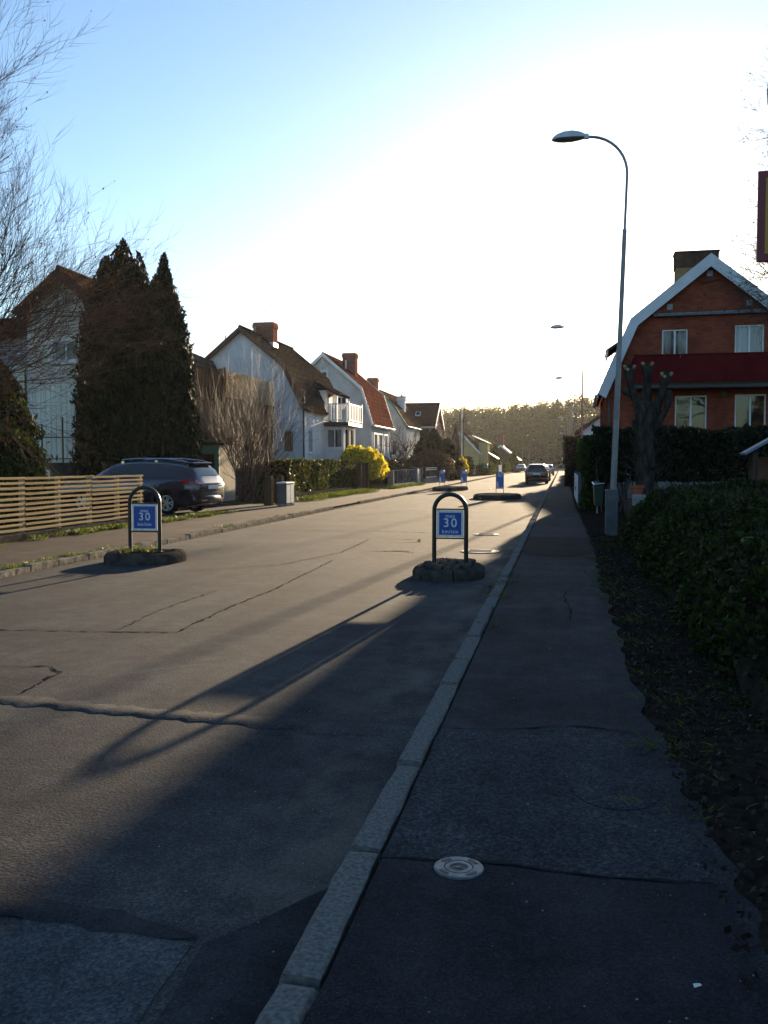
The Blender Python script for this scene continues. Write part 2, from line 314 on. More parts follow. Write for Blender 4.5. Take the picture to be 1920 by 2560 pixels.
# ------------------------------------------------------------ foliage helpers
def unit(a): return a / np.maximum(np.linalg.norm(a, axis=1, keepdims=True), 1e-9)
def leaf_mesh(name, P, size, rng, aspect=1.7, up=0.0, jitter=0.35):
    P = np.asarray(P, np.float64); n = len(P)
    a = rng.normal(size=(n, 3)); a[:, 2] += up * 2; a = unit(a)
    b = unit(np.cross(a, rng.normal(size=(n, 3))))
    s = size * (1 + jitter * rng.normal(size=(n, 1))).clip(0.4, 2.0)
    V = np.empty((n, 4, 3)); V[:, 0] = P + a * s * aspect * 0.5; V[:, 1] = P + b * s * 0.5; V[:, 2] = P - a * s * aspect * 0.5; V[:, 3] = P - b * s * 0.5
    return npmesh(name, V.reshape(-1, 3), np.arange(4 * n).reshape(n, 4))
def vnoise(P, scale, seed):
    """cheap smooth pseudo noise from summed sines"""
    r_ = np.random.default_rng(seed); out = np.zeros(len(P))
    for k in range(6):
        w = r_.normal(size=3) * scale * (1 + 0.6 * k); out += np.sin(P @ w + r_.uniform(0, 6.28)) / (1 + 0.5 * k)
    return out / 2.2
class TubeBag:
    """many thin tubes gathered in one mesh"""
    def __init__(s): s.V = []; s.F = []; s.n = 0
    def add(s, pts, rad, n=3):
        pts = np.asarray(pts, float); m = len(pts)
        t = np.gradient(pts, axis=0); t = unit(t)
        ref = np.array([0.31, 0.22, 0.93]) if abs(t[0, 2]) < 0.85 else np.array([0.95, 0.3, 0.1])
        u = unit(np.cross(t, ref)); w = np.cross(t, u)
        ang = 2 * np.pi * np.arange(n) / n
        ring = pts[:, None, :] + (u[:, None, :] * np.cos(ang)[None, :, None] + w[:, None, :] * np.sin(ang)[None, :, None]) * np.asarray(rad, float)[:, None, None]
        s.V.append(ring.reshape(-1, 3)); i = np.arange(m - 1)[:, None] * n; k = np.arange(n)[None, :]
        q = np.stack([i + k, i + (k + 1) % n, i + n + (k + 1) % n, i + n + k], -1).reshape(-1, 4) + s.n
        s.F.append(q); s.n += m * n
    def build(s, name, mat, parent=None, smooth=True):
        return link(name, npmesh(name, np.concatenate(s.V), np.concatenate(s.F)), mat, parent, smooth)
def grow(bags, rng, p, d, L, r, level, maxl, kids, spread, trop, wig=0.12, taper=0.35, seg=6, tips=None):
    d = np.asarray(d, float); d /= np.linalg.norm(d); pts = [np.asarray(p, float)]; dirs = [d]
    for i in range(seg):
        d = d + rng.normal(size=3) * wig + np.array([0, 0, trop]) * (1.0 / seg); d /= np.linalg.norm(d)
        pts.append(pts[-1] + d * L / seg); dirs.append(d)
    rad = r * np.linspace(1, 0.12 if level == 0 else taper, seg + 1)
    if level == maxl: rad[-1] = r * 0.3
    bags[min(level, len(bags) - 1)].add(pts, rad, 7 if level == 0 else (5 if level == 1 else 3))
    if tips is not None and level == maxl: tips.append(pts[-1]); tips.append(pts[seg // 2])
    if level < maxl:
        n = kids[level]
        for k in range(n):
            f = rng.uniform(0.22, 1.0) if level else rng.uniform(0.28, 1.0)
            i = min(int(f * seg), seg - 1); q = pts[i] + (pts[i + 1] - pts[i]) * (f * seg - i)
            ax = rng.normal(size=3); ax -= dirs[i] * ax.dot(dirs[i]); ax /= np.linalg.norm(ax)
            sp = spread[level] * rng.uniform(0.6, 1.3); nd = dirs[i] * math.cos(sp) + ax * math.sin(sp)
            grow(bags, rng, q, nd, L * (0.62 - 0.22 * f) * rng.uniform(0.7, 1.25), max(rad[i] * 0.55, 0.0035), level + 1, maxl, kids, spread, trop, wig, taper, max(4, seg - 1), tips)

# ------------------------------------------------------------ ground, road, pavements
rnd = random.Random(7)
def sheet(name, pts, z, mat, parent=None):
    me = bpy.data.meshes.new(name); me.from_pydata([(p[0], p[1], z) for p in pts], [], [tuple(range(len(pts)))]); me.update()
    if me.polygons[0].normal.z < 0: me.flip_normals()
    return link(name, me, mat, parent)
def jag(pts, step, amp, rs, closed=True):
    out = []; n = len(pts)
    for i in range(n if closed else n - 1):
        a, b = Vector(pts[i]), Vector(pts[(i + 1) % n]); k = max(1, int((b - a).length / step))
        for j in range(k):
            q = a.lerp(b, j / k); w = amp if j else amp * 0.4
            out.append((q.x + rs.uniform(-w, w), q.y + rs.uniform(-w, w)))
    if not closed: out.append(tuple(pts[-1]))
    return out
def st(o): return tag(o, kind="structure")
st(sheet('ground', [(-2500, -400), (2500, -400), (2500, 3500), (-2500, 3500)], -0.08, M['lawn']))
road = st(sheet('road', [(-8.12, -12), (-0.84, -12), (-0.84, 420), (-8.12, 420)], 0.0, M['road']))
st(sheet('pavement_left', [(-11.2, 6), (-8.2, 6), (-8.2, 400), (-11.2, 400)], 0.10, M['pave_red']))
st(sheet('garden_left', [(-90, -10), (-10.9, -10), (-10.9, 400), (-90, 400)], 0.085, M['lawn']))
st(sheet('garden_right', [(0.3, -10), (90, -10), (90, 400), (0.3, 400)], 0.085, M['soil']))
edge = jag([(0.70, -2), (0.70, 3.2), (0.66, 4.3), (0.55, 5.8), (0.52, 12.5), (0.60, 18), (0.5, 33), (0.5, 60)], 0.22, 0.045, rnd, False)
walk = st(sheet('sidewalk', [(-0.703, 400), (-0.703, -4)] + [(0.70, -4)] + edge + [(0.35, 400)], 0.10, M['walk']))
st(sheet('driveway', jag([(-17.5, 24.2), (-11.1, 24.4), (-10.4, 27.5), (-10.4, 34.0), (-17.5, 33.6)], 0.8, 0.04, rnd), 0.108, M['drive']))

sheet('fine_patch', jag([(-0.703, -3), (0.64, -3), (0.62, 3.3), (0.60, 3.58), (0.2, 3.55), (-0.3, 3.6), (-0.703, 3.56)], 0.25, 0.012, rnd), 0.1035, M['walk_fine'], walk)
sheet('coarse_patch', jag([(-0.703, 3.585), (-0.3, 3.625), (0.2, 3.575), (0.58, 3.60), (0.56, 4.4), (0.44, 5.5), (0.1, 5.62), (-0.4, 5.45), (-0.703, 5.42)], 0.25, 0.012, rnd), 0.1035, M['walk_coarse'], walk)
sheet('new_patch', jag([(-0.703, 16.2), (-0.1, 15.8), (0.25, 15.95), (0.55, 16.5), (0.60, 20.0), (-0.703, 20.1)], 0.3, 0.02, rnd), 0.1035, M['walk_new'], walk)
# shallow repaired disc in the sidewalk
dv, df = [], []
for k in range(5):
    for i in range(28):
        a = 2 * math.pi * i / 28; r_ = 0.02 + 0.05 * k; dv.append((0.27 + r_ * math.cos(a) * (1 + 0.05 * math.sin(3 * a)), 4.55 + r_ * math.sin(a) * 1.2, 0.1055 + [0.002, 0.0, 0.001, 0.008, 0.001][k]))
for k in range(4):
    df += [(k * 28 + i, k * 28 + (i + 1) % 28, (k + 1) * 28 + (i + 1) % 28, (k + 1) * 28 + i) for i in range(28)]
df.append(tuple(range(28)))
mb = MB(); mb.add(dv, df); mb.build('repaired_disc', M['walk_coarse'], walk, True)
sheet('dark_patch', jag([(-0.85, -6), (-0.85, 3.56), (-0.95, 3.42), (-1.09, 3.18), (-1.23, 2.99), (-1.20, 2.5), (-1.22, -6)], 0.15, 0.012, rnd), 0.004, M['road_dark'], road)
sheet('light_patch', jag([(-1.245, -6), (-1.245, 2.5), (-1.27, 2.98), (-1.62, 3.03), (-1.86, 3.05), (-1.9, 3.1), (-2.0, 2.93), (-2.2, 2.3), (-2.5, -6)], 0.15, 0.015, rnd), 0.004, M['road_light'], road)
sheet('far_patch', jag([(-3.1, 47), (-0.92, 46.5), (-0.92, 68), (-2.4, 69)], 0.8, 0.06, rnd), 0.004, M['road_light'], road)
sheet('dark_trench', jag([(-1.25, 36), (-0.95, 36), (-0.95, 41), (-1.25, 41)], 0.5, 0.03, rnd), 0.004, M['road_dark'], road)
# transverse ridge of an old trench, cracks
def strip(name, line, width, z, mat, parent, rs, step=0.12, amp=0.03, height=0.0):
    pts = []
    for i in range(len(line) - 1):
        a, b = Vector(line[i]), Vector(line[i + 1]); k = max(2, int((b - a).length / step))
        pts += [a.lerp(b, j / k) + Vector((rs.uniform(-amp, amp), rs.uniform(-amp, amp))) for j in range(k)]
    pts.append(Vector(line[-1])); V = []; Fq = []
    for i, p in enumerate(pts):
        t = (pts[min(i + 1, len(pts) - 1)] - pts[max(i - 1, 0)]).normalized(); n_ = Vector((-t.y, t.x))
        e = math.sin(math.pi * min(1, i / 4 if i < 4 else (len(pts) - 1 - i) / 4) / 2) * 0.9 + 0.1
        w = width * (rs.uniform(0.6, 1.3) if height else rs.choice((0.25, 0.5, 0.8, 1.0, 1.7))) * e
        if height:
            for f_, h_ in ((-1, 0), (-0.6, 0.75), (-0.1, 1), (0.5, 0.45), (1, 0)):
                q = p + n_ * w * f_ * 0.5; V.append((q.x, q.y, z + height * h_ * e))
        else:
            for f_ in (-1, 1): q = p + n_ * w * f_ * 0.5; V.append((q.x, q.y, z))
    m = 5 if height else 2
    for i in range(len(pts) - 1):
        for k in range(m - 1): Fq.append((i * m + k, i * m + k + 1, (i + 1) * m + k + 1, (i + 1) * m + k))
    o = MB().add(V, Fq).build(name, mat, parent, bool(height))
    for p_ in o.data.polygons:
        pass
    return o
strip('trench_ridge', [(-4.05, 5.93), (-3.4, 5.84), (-2.82, 5.77), (-1.94, 5.71), (-1.1, 5.58)], 0.24, 0.0015, M['road'], road, rnd, 0.07, 0.012, 0.010)
strip('trench_ridge', [(-4.15, 2.98), (-3.0, 3.16), (-2.1, 3.12), (-1.65, 3.07), (-1.26, 3.02)], 0.16, 0.0048, M['road_dark'], road, rnd, 0.1, 0.01, 0.008)
for ln, w in (([(-7.9, 8.2), (-5.6, 8.37), (-4.4, 8.5), (-3.79, 8.6), (-3.83, 10.29), (-3.79, 11.94), (-3.92, 15.56)], 0.022),
              ([(-4.4, 8.5), (-4.55, 9.8), (-4.5, 11.6)], 0.014),
              ([(-4.62, 6.86), (-4.18, 6.94), (-3.99, 6.76), (-3.92, 6.19), (-3.91, 5.98)], 0.026), ([(-7.5, 6.7), (-4.62, 6.86)], 0.02),
              ([(-3.6, 17.2), (-3.0, 17.4), (-2.7, 17.1)], 0.06), ([(-3.4, 19.2), (-3.0, 19.5), (-3.1, 20.2), (-3.45, 20.0)], 0.05),
              ([(-5.9, 13.4), (-4.6, 14.6), (-4.1, 16.9), (-4.2, 20)], 0.02), ([(-2.8, 22), (-4.4, 22.4), (-7.8, 22.1)], 0.03)):
    strip('crack', ln, w * 0.9, 0.0035, M['crack'], road, rnd, 0.055, 0.022)
strip('seam', [(-0.72, 3.575), (-0.3, 3.615), (0.2, 3.565), (0.6, 3.59)], 0.018, 0.1062, M['crack'], walk, rnd, 0.06, 0.008)
strip('seam', [(-0.72, 5.43), (-0.4, 5.46), (0.1, 5.63), (0.5, 5.52)], 0.016, 0.1062, M['crack'], walk, rnd, 0.06, 0.012)
for ln in ([(0.05, 9.2), (0.12, 10.0), (0.03, 11.1), (0.15, 12.2)], [(-0.6, 12.0), (-0.3, 12.3), (0.0, 12.2)]):
    strip('crack', ln, 0.014, 0.1062, M['crack'], walk, rnd, 0.08, 0.02)
strip('painted_line', [(-6.6, 33.3), (-4.2, 32.9), (-2.1, 32.6)], 0.14, 0.0042, M['white'], road, rnd, 0.5, 0.006)
strip('painted_line', [(-6.9, 28.2), (-5.8, 31.0), (-5.0, 33.0)], 0.11, 0.0042, M['road_light'], road, rnd, 0.5, 0.01)
for y0 in (60, 66, 72, 78): strip('painted_line', [(-4.6, y0), (-4.6, y0 + 2.2)], 0.1, 0.0042, M['white'], road, rnd, 0.5, 0.004)

# kerb stones
def stone_mesh(name, w, h, L, rs, amp=0.0045, n=8):
    prof = [(-w / 2, -0.12), (w / 2, -0.12), (w / 2, h - 0.012), (w / 2 - 0.012, h), (-w / 2 + 0.014, h), (-w / 2, h - 0.02)]
    rr = []
    for i in range(n + 1):
        y = -L / 2 + L * i / n; e = 0.006 if i in (0, n) else 0
        rr.append([(x * (1 - e * 2) + rs.uniform(-amp, amp), y, z_ - (e if z_ > 0 else 0) + (rs.uniform(-amp, amp) if z_ > 0 else 0)) for x, z_ in prof])
    return MB().rings(rr).mesh(name)
rs = random.Random(3)
def kerb_run(name, x, y0, y1, w, h, mat, sunk=None):
    bed = st(MB().box(x - w * 0.3, x + w * 0.3, -10, 400, -0.05, 0.02).build(name, M['soil']))
    var = []
    for k in range(6):
        me = stone_mesh('kerb_stone', w, h, 1.0, rs); me.materials.append(mat); var.append(me)
    y = y0
    while y < y1:
        L = rs.uniform(0.75, 1.25) if y < 40 else rs.uniform(0.95, 1.3)
        low = sunk and sunk[0] < y < sunk[1]
        inst('kerb_stone', rs.choice(var), bed, (x + rs.uniform(-0.006, 0.006), y + L / 2, -0.075 if low else rs.uniform(-0.012, 0.012)), (rs.uniform(-0.004, 0.004), 0, rs.uniform(-0.007, 0.007)), (rs.uniform(0.94, 1.06), L - rs.choice((0.02, 0.03, 0.04, 0.06)), 1))
        y += L
    # beyond, too far to tell the stones apart
    far = stone_mesh('far_kerb', w, h, 400 - y, rs, 0.005, 80); o = link('far_kerb', far, mat, bed); o.location = (x, (y + 400) / 2, 0)
    return bed
kerb_run('kerb_right', -0.795, -1.5, 95, 0.135, 0.108, M['granite'])
kerb_run('kerb_left', -8.19, 5.5, 75, 0.16, 0.108, M['granite_dirty'], (32.0, 36.5))

# ------------------------------------------------------------ text
def text_mesh(name, body, size, mat, parent, loc, rot, ext=0.0015, space=1.0, sx=1.0):
    cu = bpy.data.curves.new('lettering', 'FONT'); cu.body = body; cu.size = size; cu.extrude = ext; cu.align_x = 'CENTER'; cu.align_y = 'CENTER'; cu.space_character = space; cu.resolution_u = 4; cu.offset = size * 0.012
    t = bpy.data.objects.new('lettering', cu); COL.objects.link(t)
    bpy.context.view_layer.update()
    me = bpy.data.meshes.new_from_object(t); bpy.data.objects.remove(t); bpy.data.curves.remove(cu)
    me.materials.clear(); o = link(name, me, mat, parent); o.location = loc; o.rotation_euler = rot; o.scale = (sx, 1, 1); return o

# ------------------------------------------------------------ traffic islands and signs
def sup(a, A, B, p):
    c, s_ = math.cos(a), math.sin(a); return (A * math.copysign(abs(c) ** (2 / p), c), B * math.copysign(abs(s_) ** (2 / p), s_))
def island(cx, cy, A, B, p, h, nseg, mat, topmat, label, cob=None, seed=1):
    r0 = random.Random(seed); root = empty('traffic_island', (cx, cy, 0), 0, label, 'traffic island')
    prof = [(0.0, -0.03), (0.0, h * 0.55), (0.02, h * 0.82), (0.06, h * 0.98), (0.10, h), (0.16, h), (0.165, -0.03)]
    off = r0.uniform(0, 0.3)
    for s_ in range(nseg):
        a0 = 2 * math.pi * s_ / nseg + off + 0.012; a1 = 2 * math.pi * (s_ + 1) / nseg + off - 0.012; dz = r0.uniform(-0.012, 0.008); rr = []
        for i in range(7):
            a = a0 + (a1 - a0) * i / 6; ring = []
            for (q, z_) in prof:
                x, y = sup(a, A - q, B - q, p); j = 0.004
                ring.append((x + r0.uniform(-j, j), y + r0.uniform(-j, j), z_ + (dz + r0.uniform(-j, j) if z_ > 0 else 0)))
            rr.append(ring)
        autosmooth(MB().rings(rr).build('kerb_segment', mat, root), 50)
    ring = [sup(2 * math.pi * i / 40, A - 0.15, B - 0.15, p) for i in range(40)]
    V = [(0, 0, h + 0.012)] + [(x * 0.6, y * 0.6, h + r0.uniform(0, 0.015)) for x, y in ring] + [(x, y, h - 0.02) for x, y in ring]
    Fc = [(0, 1 + i, 1 + (i + 1) % 40) for i in range(40)] + [(1 + i, 41 + i, 41 + (i + 1) % 40, 1 + (i + 1) % 40) for i in range(40)]
    MB().add(V, Fc).build('island_top', topmat, root)
    if cob:
        var = []
        for k in range(8):
            me = MB().rings([[(x * f_ + r0.uniform(-.006, .006), y * f_ + r0.uniform(-.006, .006), z_ + r0.uniform(-.004, .004)) for x, y in ((-.055, -.05), (.055, -.05), (.055, .05), (-.055, .05))] for f_, z_ in ((1, -0.05), (1, 0.022), (0.82, 0.04))]).mesh('cobblestone')
            me.materials.append(M['cobble'] if k % 3 else M['cobble_b']); var.append(me)
        y = -B + 0.2
        while y < B - 0.14:
            x = -A + 0.16 + r0.uniform(0, 0.06)
            while x < A - 0.14:
                if abs(x / (A - 0.17)) ** p + abs(y / (B - 0.17)) ** p < 1 and r0.random() < 0.93:
                    inst('cobblestone', r0.choice(var), root, (x + r0.uniform(-.01, .01), y + r0.uniform(-.01, .01), h + r0.uniform(-0.012, 0.03)), (r0.uniform(-.15, .15), r0.uniform(-.15, .15), r0.uniform(-.25, .25)))
                x += 0.125
            y += 0.122
    return root
isl1 = island(-1.66, 13.72, 0.53, 0.70, 2.6, 0.165, 8, M['concrete_dark'], M['soil'], 'oval concrete traffic island topped with loose cobblestones beside the right kerb', True, 5)
isl2 = island(-7.03, 14.72, 0.64, 0.62, 3.0, 0.18, 6, M['concrete_dark'], M['soil'], 'concrete traffic island with soil and weeds against the left kerb by the slatted fence', None, 8)
isl3 = island(-3.05, 44.4, 1.12, 2.0, 2.8, 0.20, 12, M['concrete_dark'], M['cobble'], 'far traffic island carrying a single narrow blue 30 sign', None, 11)
isl4 = island(-6.85, 57.2, 1.05, 2.2, 2.8, 0.20, 12, M['concrete_dark'], M['cobble'], 'far traffic island carrying two narrow blue 30 signs', None, 12)

def arch_sign(cx, cy, half, top, rz, label):
    root = empty('speed_sign', (cx, cy, 0.12), rz, label, 'sign'); z0 = -0.12
    r_ = 0.033; cz = top - 0.12 - half - r_
    pts = [(-half, 0, z0 + 0.05), (-half, 0, cz * 0.5), (-half, 0, cz)] + [(-half * math.cos(a), 0, cz + half * math.sin(a)) for a in [math.pi * i / 18 for i in range(1, 18)]] + [(half, 0, cz), (half, 0, cz * 0.5), (half, 0, z0 + 0.05)]
    autosmooth(MB().tube(pts, r_, 14).build('arch_frame', M['black_metal'], root), 50)
    s_ = half * 2 - 0.075; zt = 0.995 - 0.12; zb = zt - s_; zc = (zt + zb) / 2
    for z_ in (zt + 0.004, zb - 0.028): MB().box(-half + 0.02, half - 0.02, -0.018, 0.018, z_, z_ + 0.024).build('cross_bar', M['black_metal'], root)
    e = s_ / 2
    plate = MB().bbox(-e, e, -e, e, -0.012, 0.006, 0.004).build('sign_plate', M['white'], root)
    plate.location = (0, 0, zc); plate.rotation_euler = (R(90), 0, 0)
    b = MB().bbox(-e + 0.035, e - 0.035, -e + 0.035, e - 0.035, 0.004, 0.0085, 0.002).build('blue_field', M['blue'], plate)
    text_mesh('lettering', 'max', 0.078, M['white'], plate, (0, 0.115, 0.0095), (0, 0, 0), space=1.12)
    text_mesh('lettering', '30', 0.185, M['white'], plate, (0, 0.008, 0.0095), (0, 0, 0), space=1.25)
    text_mesh('lettering', 'km/tim', 0.078, M['white'], plate, (0, -0.118, 0.0095), (0, 0, 0), space=1.12)
    for bx_ in (-e + 0.015, e - 0.015):
        for bz in (-e + 0.015, e - 0.015): MB().lathe([(0.006, 0.004), (0.006, 0.009), (0.003, 0.011)], (bx_, bz, 0), 8).build('bolt', M['galv'], plate)
    for sx in (-half, half): MB().lathe([(0.055, 0), (0.055, 0.012), (0.04, 0.02)], (sx, 0, 0.19 - 0.12 - 0.01), 12).build('foot_flange', M['black_metal'], root)
    return root
arch_sign(-1.63, 13.6, 0.238, 1.265, R(0), 'black arched frame with blue max 30 sign on the cobbled island by the right kerb')
arch_sign(-6.985, 14.6, 0.262, 1.315, R(4), 'black arched frame with blue max 30 sign on the weedy island before the slatted fence')
def tall_sign(cx, cy, label, grp=None):
    root = empty('speed_sign', (cx, cy, 0.14), 0, label, 'sign', grp); w = 0.165
    for sx in (-w - 0.012, w + 0.012): MB().tube([(sx, 0, 0), (sx, 0, 1.08)], 0.014, 8).build('post', M['galv'], root)
    poly = [(-w, 0.32), (w, 0.32), (w, 0.98)] + [(w * math.cos(a), 0.98 + w * math.sin(a)) for a in [math.pi * i / 10 for i in range(1, 10)]] + [(-w, 0.98)]
    pl = MB().prism(poly, lambda p_: (p_[0], -0.012, p_[1]), lambda p_: (p_[0], 0.008, p_[1])).build('sign_plate', M['blue_b'], root)
    text_mesh('lettering', '30', 0.24, M['white'], pl, (0, -0.0145, 0.97), (R(90), 0, 0), space=1.02)
    mk = [(-0.155, 0.36), (-0.02, 0.36), (-0.04, 0.44), (-0.08, 0.5), (-0.06, 0.56), (-0.10, 0.66), (-0.155, 0.7)]
    MB().prism(mk, lambda p_: (p_[0], -0.0155, p_[1]), lambda p_: (p_[0], -0.010, p_[1])).build('white_mark', M['white'], pl)
    mk = [(0.05, 0.35), (0.13, 0.35), (0.14, 0.40), (0.07, 0.41)]
    MB().prism(mk, lambda p_: (p_[0], -0.0155, p_[1]), lambda p_: (p_[0], -0.010, p_[1])).build('white_mark', M['white'], pl)
    return root
tall_sign(-2.93, 44.3, 'narrow blue 30 sign on two legs alone on its island beside the parked cars side')
tall_sign(-7.35, 57.0, 'narrow blue 30 sign in front of the white railed board fence')
tall_sign(-6.05, 57.6, 'narrow blue 30 sign in front of the dark bare bush')

# ------------------------------------------------------------ covers
vc = empty('valve_cover', (-0.385, 3.535, 0.1035), R(10), 'small round cast iron valve cover set in the sidewalk', 'valve cover')
MB().lathe([(0.098, -0.02), (0.098, 0.006), (0.092, 0.009), (0.060, 0.009), (0.058, 0.003)], n=40).build('outer_ring', M['iron'], vc)
MB().lathe([(0.053, -0.01), (0.053, 0.008), (0.037, 0.009), (0.035, 0.004), (0.001, 0.004)], n=32).build('inner_lid', M['iron'], vc)
MB().lathe([(0.034, 0.003), (0.034, 0.0055), (0.002, 0.006)], n=28).build('centre_disc', M['iron_dark'], vc)
text_mesh('raised_mark', 'V', 0.045, M['iron'], vc, (0, 0, 0.007), (0, 0, R(-95)), 0.0012)
for k in range(4):
    a0 = R(20 + 90 * k); pl = [(0.068 * math.cos(a0 + t), 0.068 * math.sin(a0 + t)) for t in (0, .15, .3, .45, .6)] + [(0.084 * math.cos(a0 + t), 0.084 * math.sin(a0 + t)) for t in (.6, .45, .3, .15, 0)]
    MB().prism(pl, lambda p_: (p_[0], p_[1], 0.0085), lambda p_: (p_[0], p_[1], 0.0105)).build('dark_slot', M['iron_dark'], vc)
def manhole(x, y, r_, label):
    root = empty('manhole_cover', (x, y, 0.002), 0, label, 'manhole cover')
    MB().lathe([(r_, -0.02), (r_, 0.012), (r_ * 0.9, 0.014), (r_ * 0.89, 0.004)], n=36).build('frame', M['iron'], root)
    MB().lathe([(r_ * 0.875, -0.01), (r_ * 0.875, 0.013), (r_ * 0.6, 0.014), (0.002, 0.015)], n=36).build('lid', M['iron'], root)
    for k in range(7): MB().box(-r_ * 0.6, r_ * 0.6, -0.008, 0.008, 0.0135, 0.019, Matrix.Translation((0, (k - 3) * r_ * 0.2, 0))).build('rib', M['iron_dark'], root)
    return root
manhole(-1.53, 17.6, 0.37, 'iron manhole cover in the road just beyond the cobbled island')
manhole(-1.75, 21.8, 0.3, 'iron manhole cover in the road near the painted line and right kerb')

# ------------------------------------------------------------ slatted fence
def slat_fence():
    A, B = Vector((-10.98, 12.3)), Vector((-11.03, 22.9)); d = B - A; ang = math.atan2(-d.x, d.y); Ltot = d.length
    root = empty('slatted_fence', (A.x, A.y, 0.1), ang, 'pale wooden fence of horizontal slats in front of the navy car', 'fence')
    MB().bbox(-0.14, 0.10, 0, Ltot, -0.05, 0.15, 0.02).build('plinth', M['concrete_dark'], root)
    var = []
    for k in range(5):
        rr = []
        for i in range(7):
            y = i / 6; jx, jz = rs.uniform(-.004, .004), rs.uniform(-.005, .005)
            rr.append([(x + jx, y, z_ + jz) for x, z_ in ((-0.014, -0.026), (0.014, -0.026), (0.014, 0.026), (-0.014, 0.026))])
        me = MB().rings(rr).mesh('slat'); me.materials.append(M['wood_fence']); var.append(me)
    cuts = [0, 2.5, 5.05, 7.85, Ltot]
    for i in range(4):
        for k in range(11):
            L = cuts[i + 1] - cuts[i] - 0.008
            inst('slat', rs.choice(var), root, (0.03 + rs.uniform(-.003, .003), cuts[i] + 0.004, 0.215 + k * 0.108 - 0.011 * i * (k / 10) + rs.uniform(-.005, .005)), (0, 0, rs.uniform(-.002, .002)), (1, L, rs.uniform(0.9, 1.05)))
    for y in (0.05, 1.25, 2.5, 3.8, 5.05, 6.45, 7.85, 9.25, Ltot - 0.06):
        MB().box(-0.08, 0.012, y - 0.045, y + 0.045, 0.1, 1.28).build('post', M['wood_fence'], root)
    MB().bbox(-0.06, 0.06, 7.7, 7.95, 1.283, 1.303, 0.005).build('cap_block', M['wood_fence'], root)
slat_fence()

# ------------------------------------------------------------ street lamps
def lamp_head_parts(root, x1, x0, z):
    """cobra head from neck x1 to nose x0 (x0 < x1)"""
    L = x1 - x0; secs = [(0.0, .02, .05), (0.05, .045, .075), (0.18, .07, .11), (0.4, .09, .135), (0.65, .085, .15), (0.85, .06, .13), (0.96, .03, .07), (1.0, .008, .02)]
    rr = []
    for t, hh, ww in secs:
        x = x1 - t * L; ring = []
        for k in range(14):
            a = math.pi * k / 13; ring.append((x, -ww * math.cos(a), z - 0.02 + hh * 1.85 * math.sin(a) + 0.02 * (1 - t)))
        rr.append(ring)
    autosmooth(MB().rings(rr).build('lamp_shell', M['lamp_shell'], root), 40)
    rr = []
    for t, hh, ww in secs[1:]:
        x = x1 - t * L; rr.append([(x, -ww * 0.97 * math.cos(a), z - 0.022 - hh * 0.75 * math.sin(a) + 0.02 * (1 - t)) for a in [math.pi * k / 9 for k in range(10)]])
    autosmooth(MB().rings(rr).build('lamp_lens', M['lamp_lens'], root), 40)
    MB().box(x1 - 0.05, x1 + 0.06, -0.045, 0.045, z - 0.035, z + 0.06).build('neck_clamp', M['lamp_shell'], root)
def street_lamp(x, y, lean, label, top=8.68, reach=0.82, sgn=-1, group=None, box=True, rz=0.0, simple=False):
    root = empty('street_lamp', (x, y, 0.09), rz, label, 'street lamp', group); zt = top - 0.09; b = 0.62 + 0.2
    ln = lambda z_: lean * z_
    if box: MB().bbox(-0.13, 0.13, -0.11, 0.11, -0.02, 1.03, 0.012).box(-0.132, -0.128, -0.06, 0.06, 0.35, 0.36).build('base_cabinet', M['galv_dull'], root)
    if box: MB().box(-0.08, 0.08, -0.1145, -0.108, 0.35, 0.85).build('cabinet_door', M['galv_dull'], root)
    pole = [(ln(z_), 0, z_) for z_ in (0.0, 2.2, 4.4, 6.6)]
    autosmooth(MB().tube(pole, [0.072, 0.062, 0.052, 0.046], 12 if not simple else 6).build('pole', M['galv'], root), 50)
    arm = [(ln(6.6), 0, 6.58), (ln(zt - b), 0, zt - b)] + [(ln(zt - b) + sgn * b * (1 - math.cos(a)), 0, zt - b + b * math.sin(a)) for a in [math.pi / 2 * i / 10 for i in range(1, 11)]]
    arm.append((arm[-1][0] + sgn * max(0.05, reach - 0.62), 0, zt + 0.01))
    autosmooth(MB().tube(arm, 0.029, 10 if not simple else 5).build('curved_arm', M['galv'], root), 50)
    xe = arm[-1][0]
    h = empty('lamp_head', (xe, 0, zt)); h.parent = root
    if sgn > 0: h.rotation_euler = (0, 0, math.pi)
    lamp_head_parts(h, 0.0, -0.72, 0.0)
    return root
street_lamp(1.06, 20.6, 0.030, 'tall grey street lamp with curved arm rising from a steel base cabinet on the sidewalk', top=8.68, reach=0.66)
for i, y in enumerate((51, 81.5, 116.5, 151.5, 190, 233)):
    lb = ['street lamp whose head hangs in the glow left of the brick house dormer', 'street lamp rising behind the clipped block hedge on the far sidewalk'][i] if i < 2 else 'street lamp in the receding row in front of the wooded hill'
    street_lamp(1.0, y, 0.004, lb, top=9.0, reach=0.85, group='far street lamps' if i > 1 else None, box=False, simple=True)
for i, (x, y) in enumerate(((-10.6, 250), (-10.5, 300), (-9.6, 345))):
    street_lamp(x, y, 0.0, 'distant street lamp across the road in front of the wooded hill', top=9.0, reach=0.85, sgn=1, group='far street lamps across the road', box=False, simple=True)

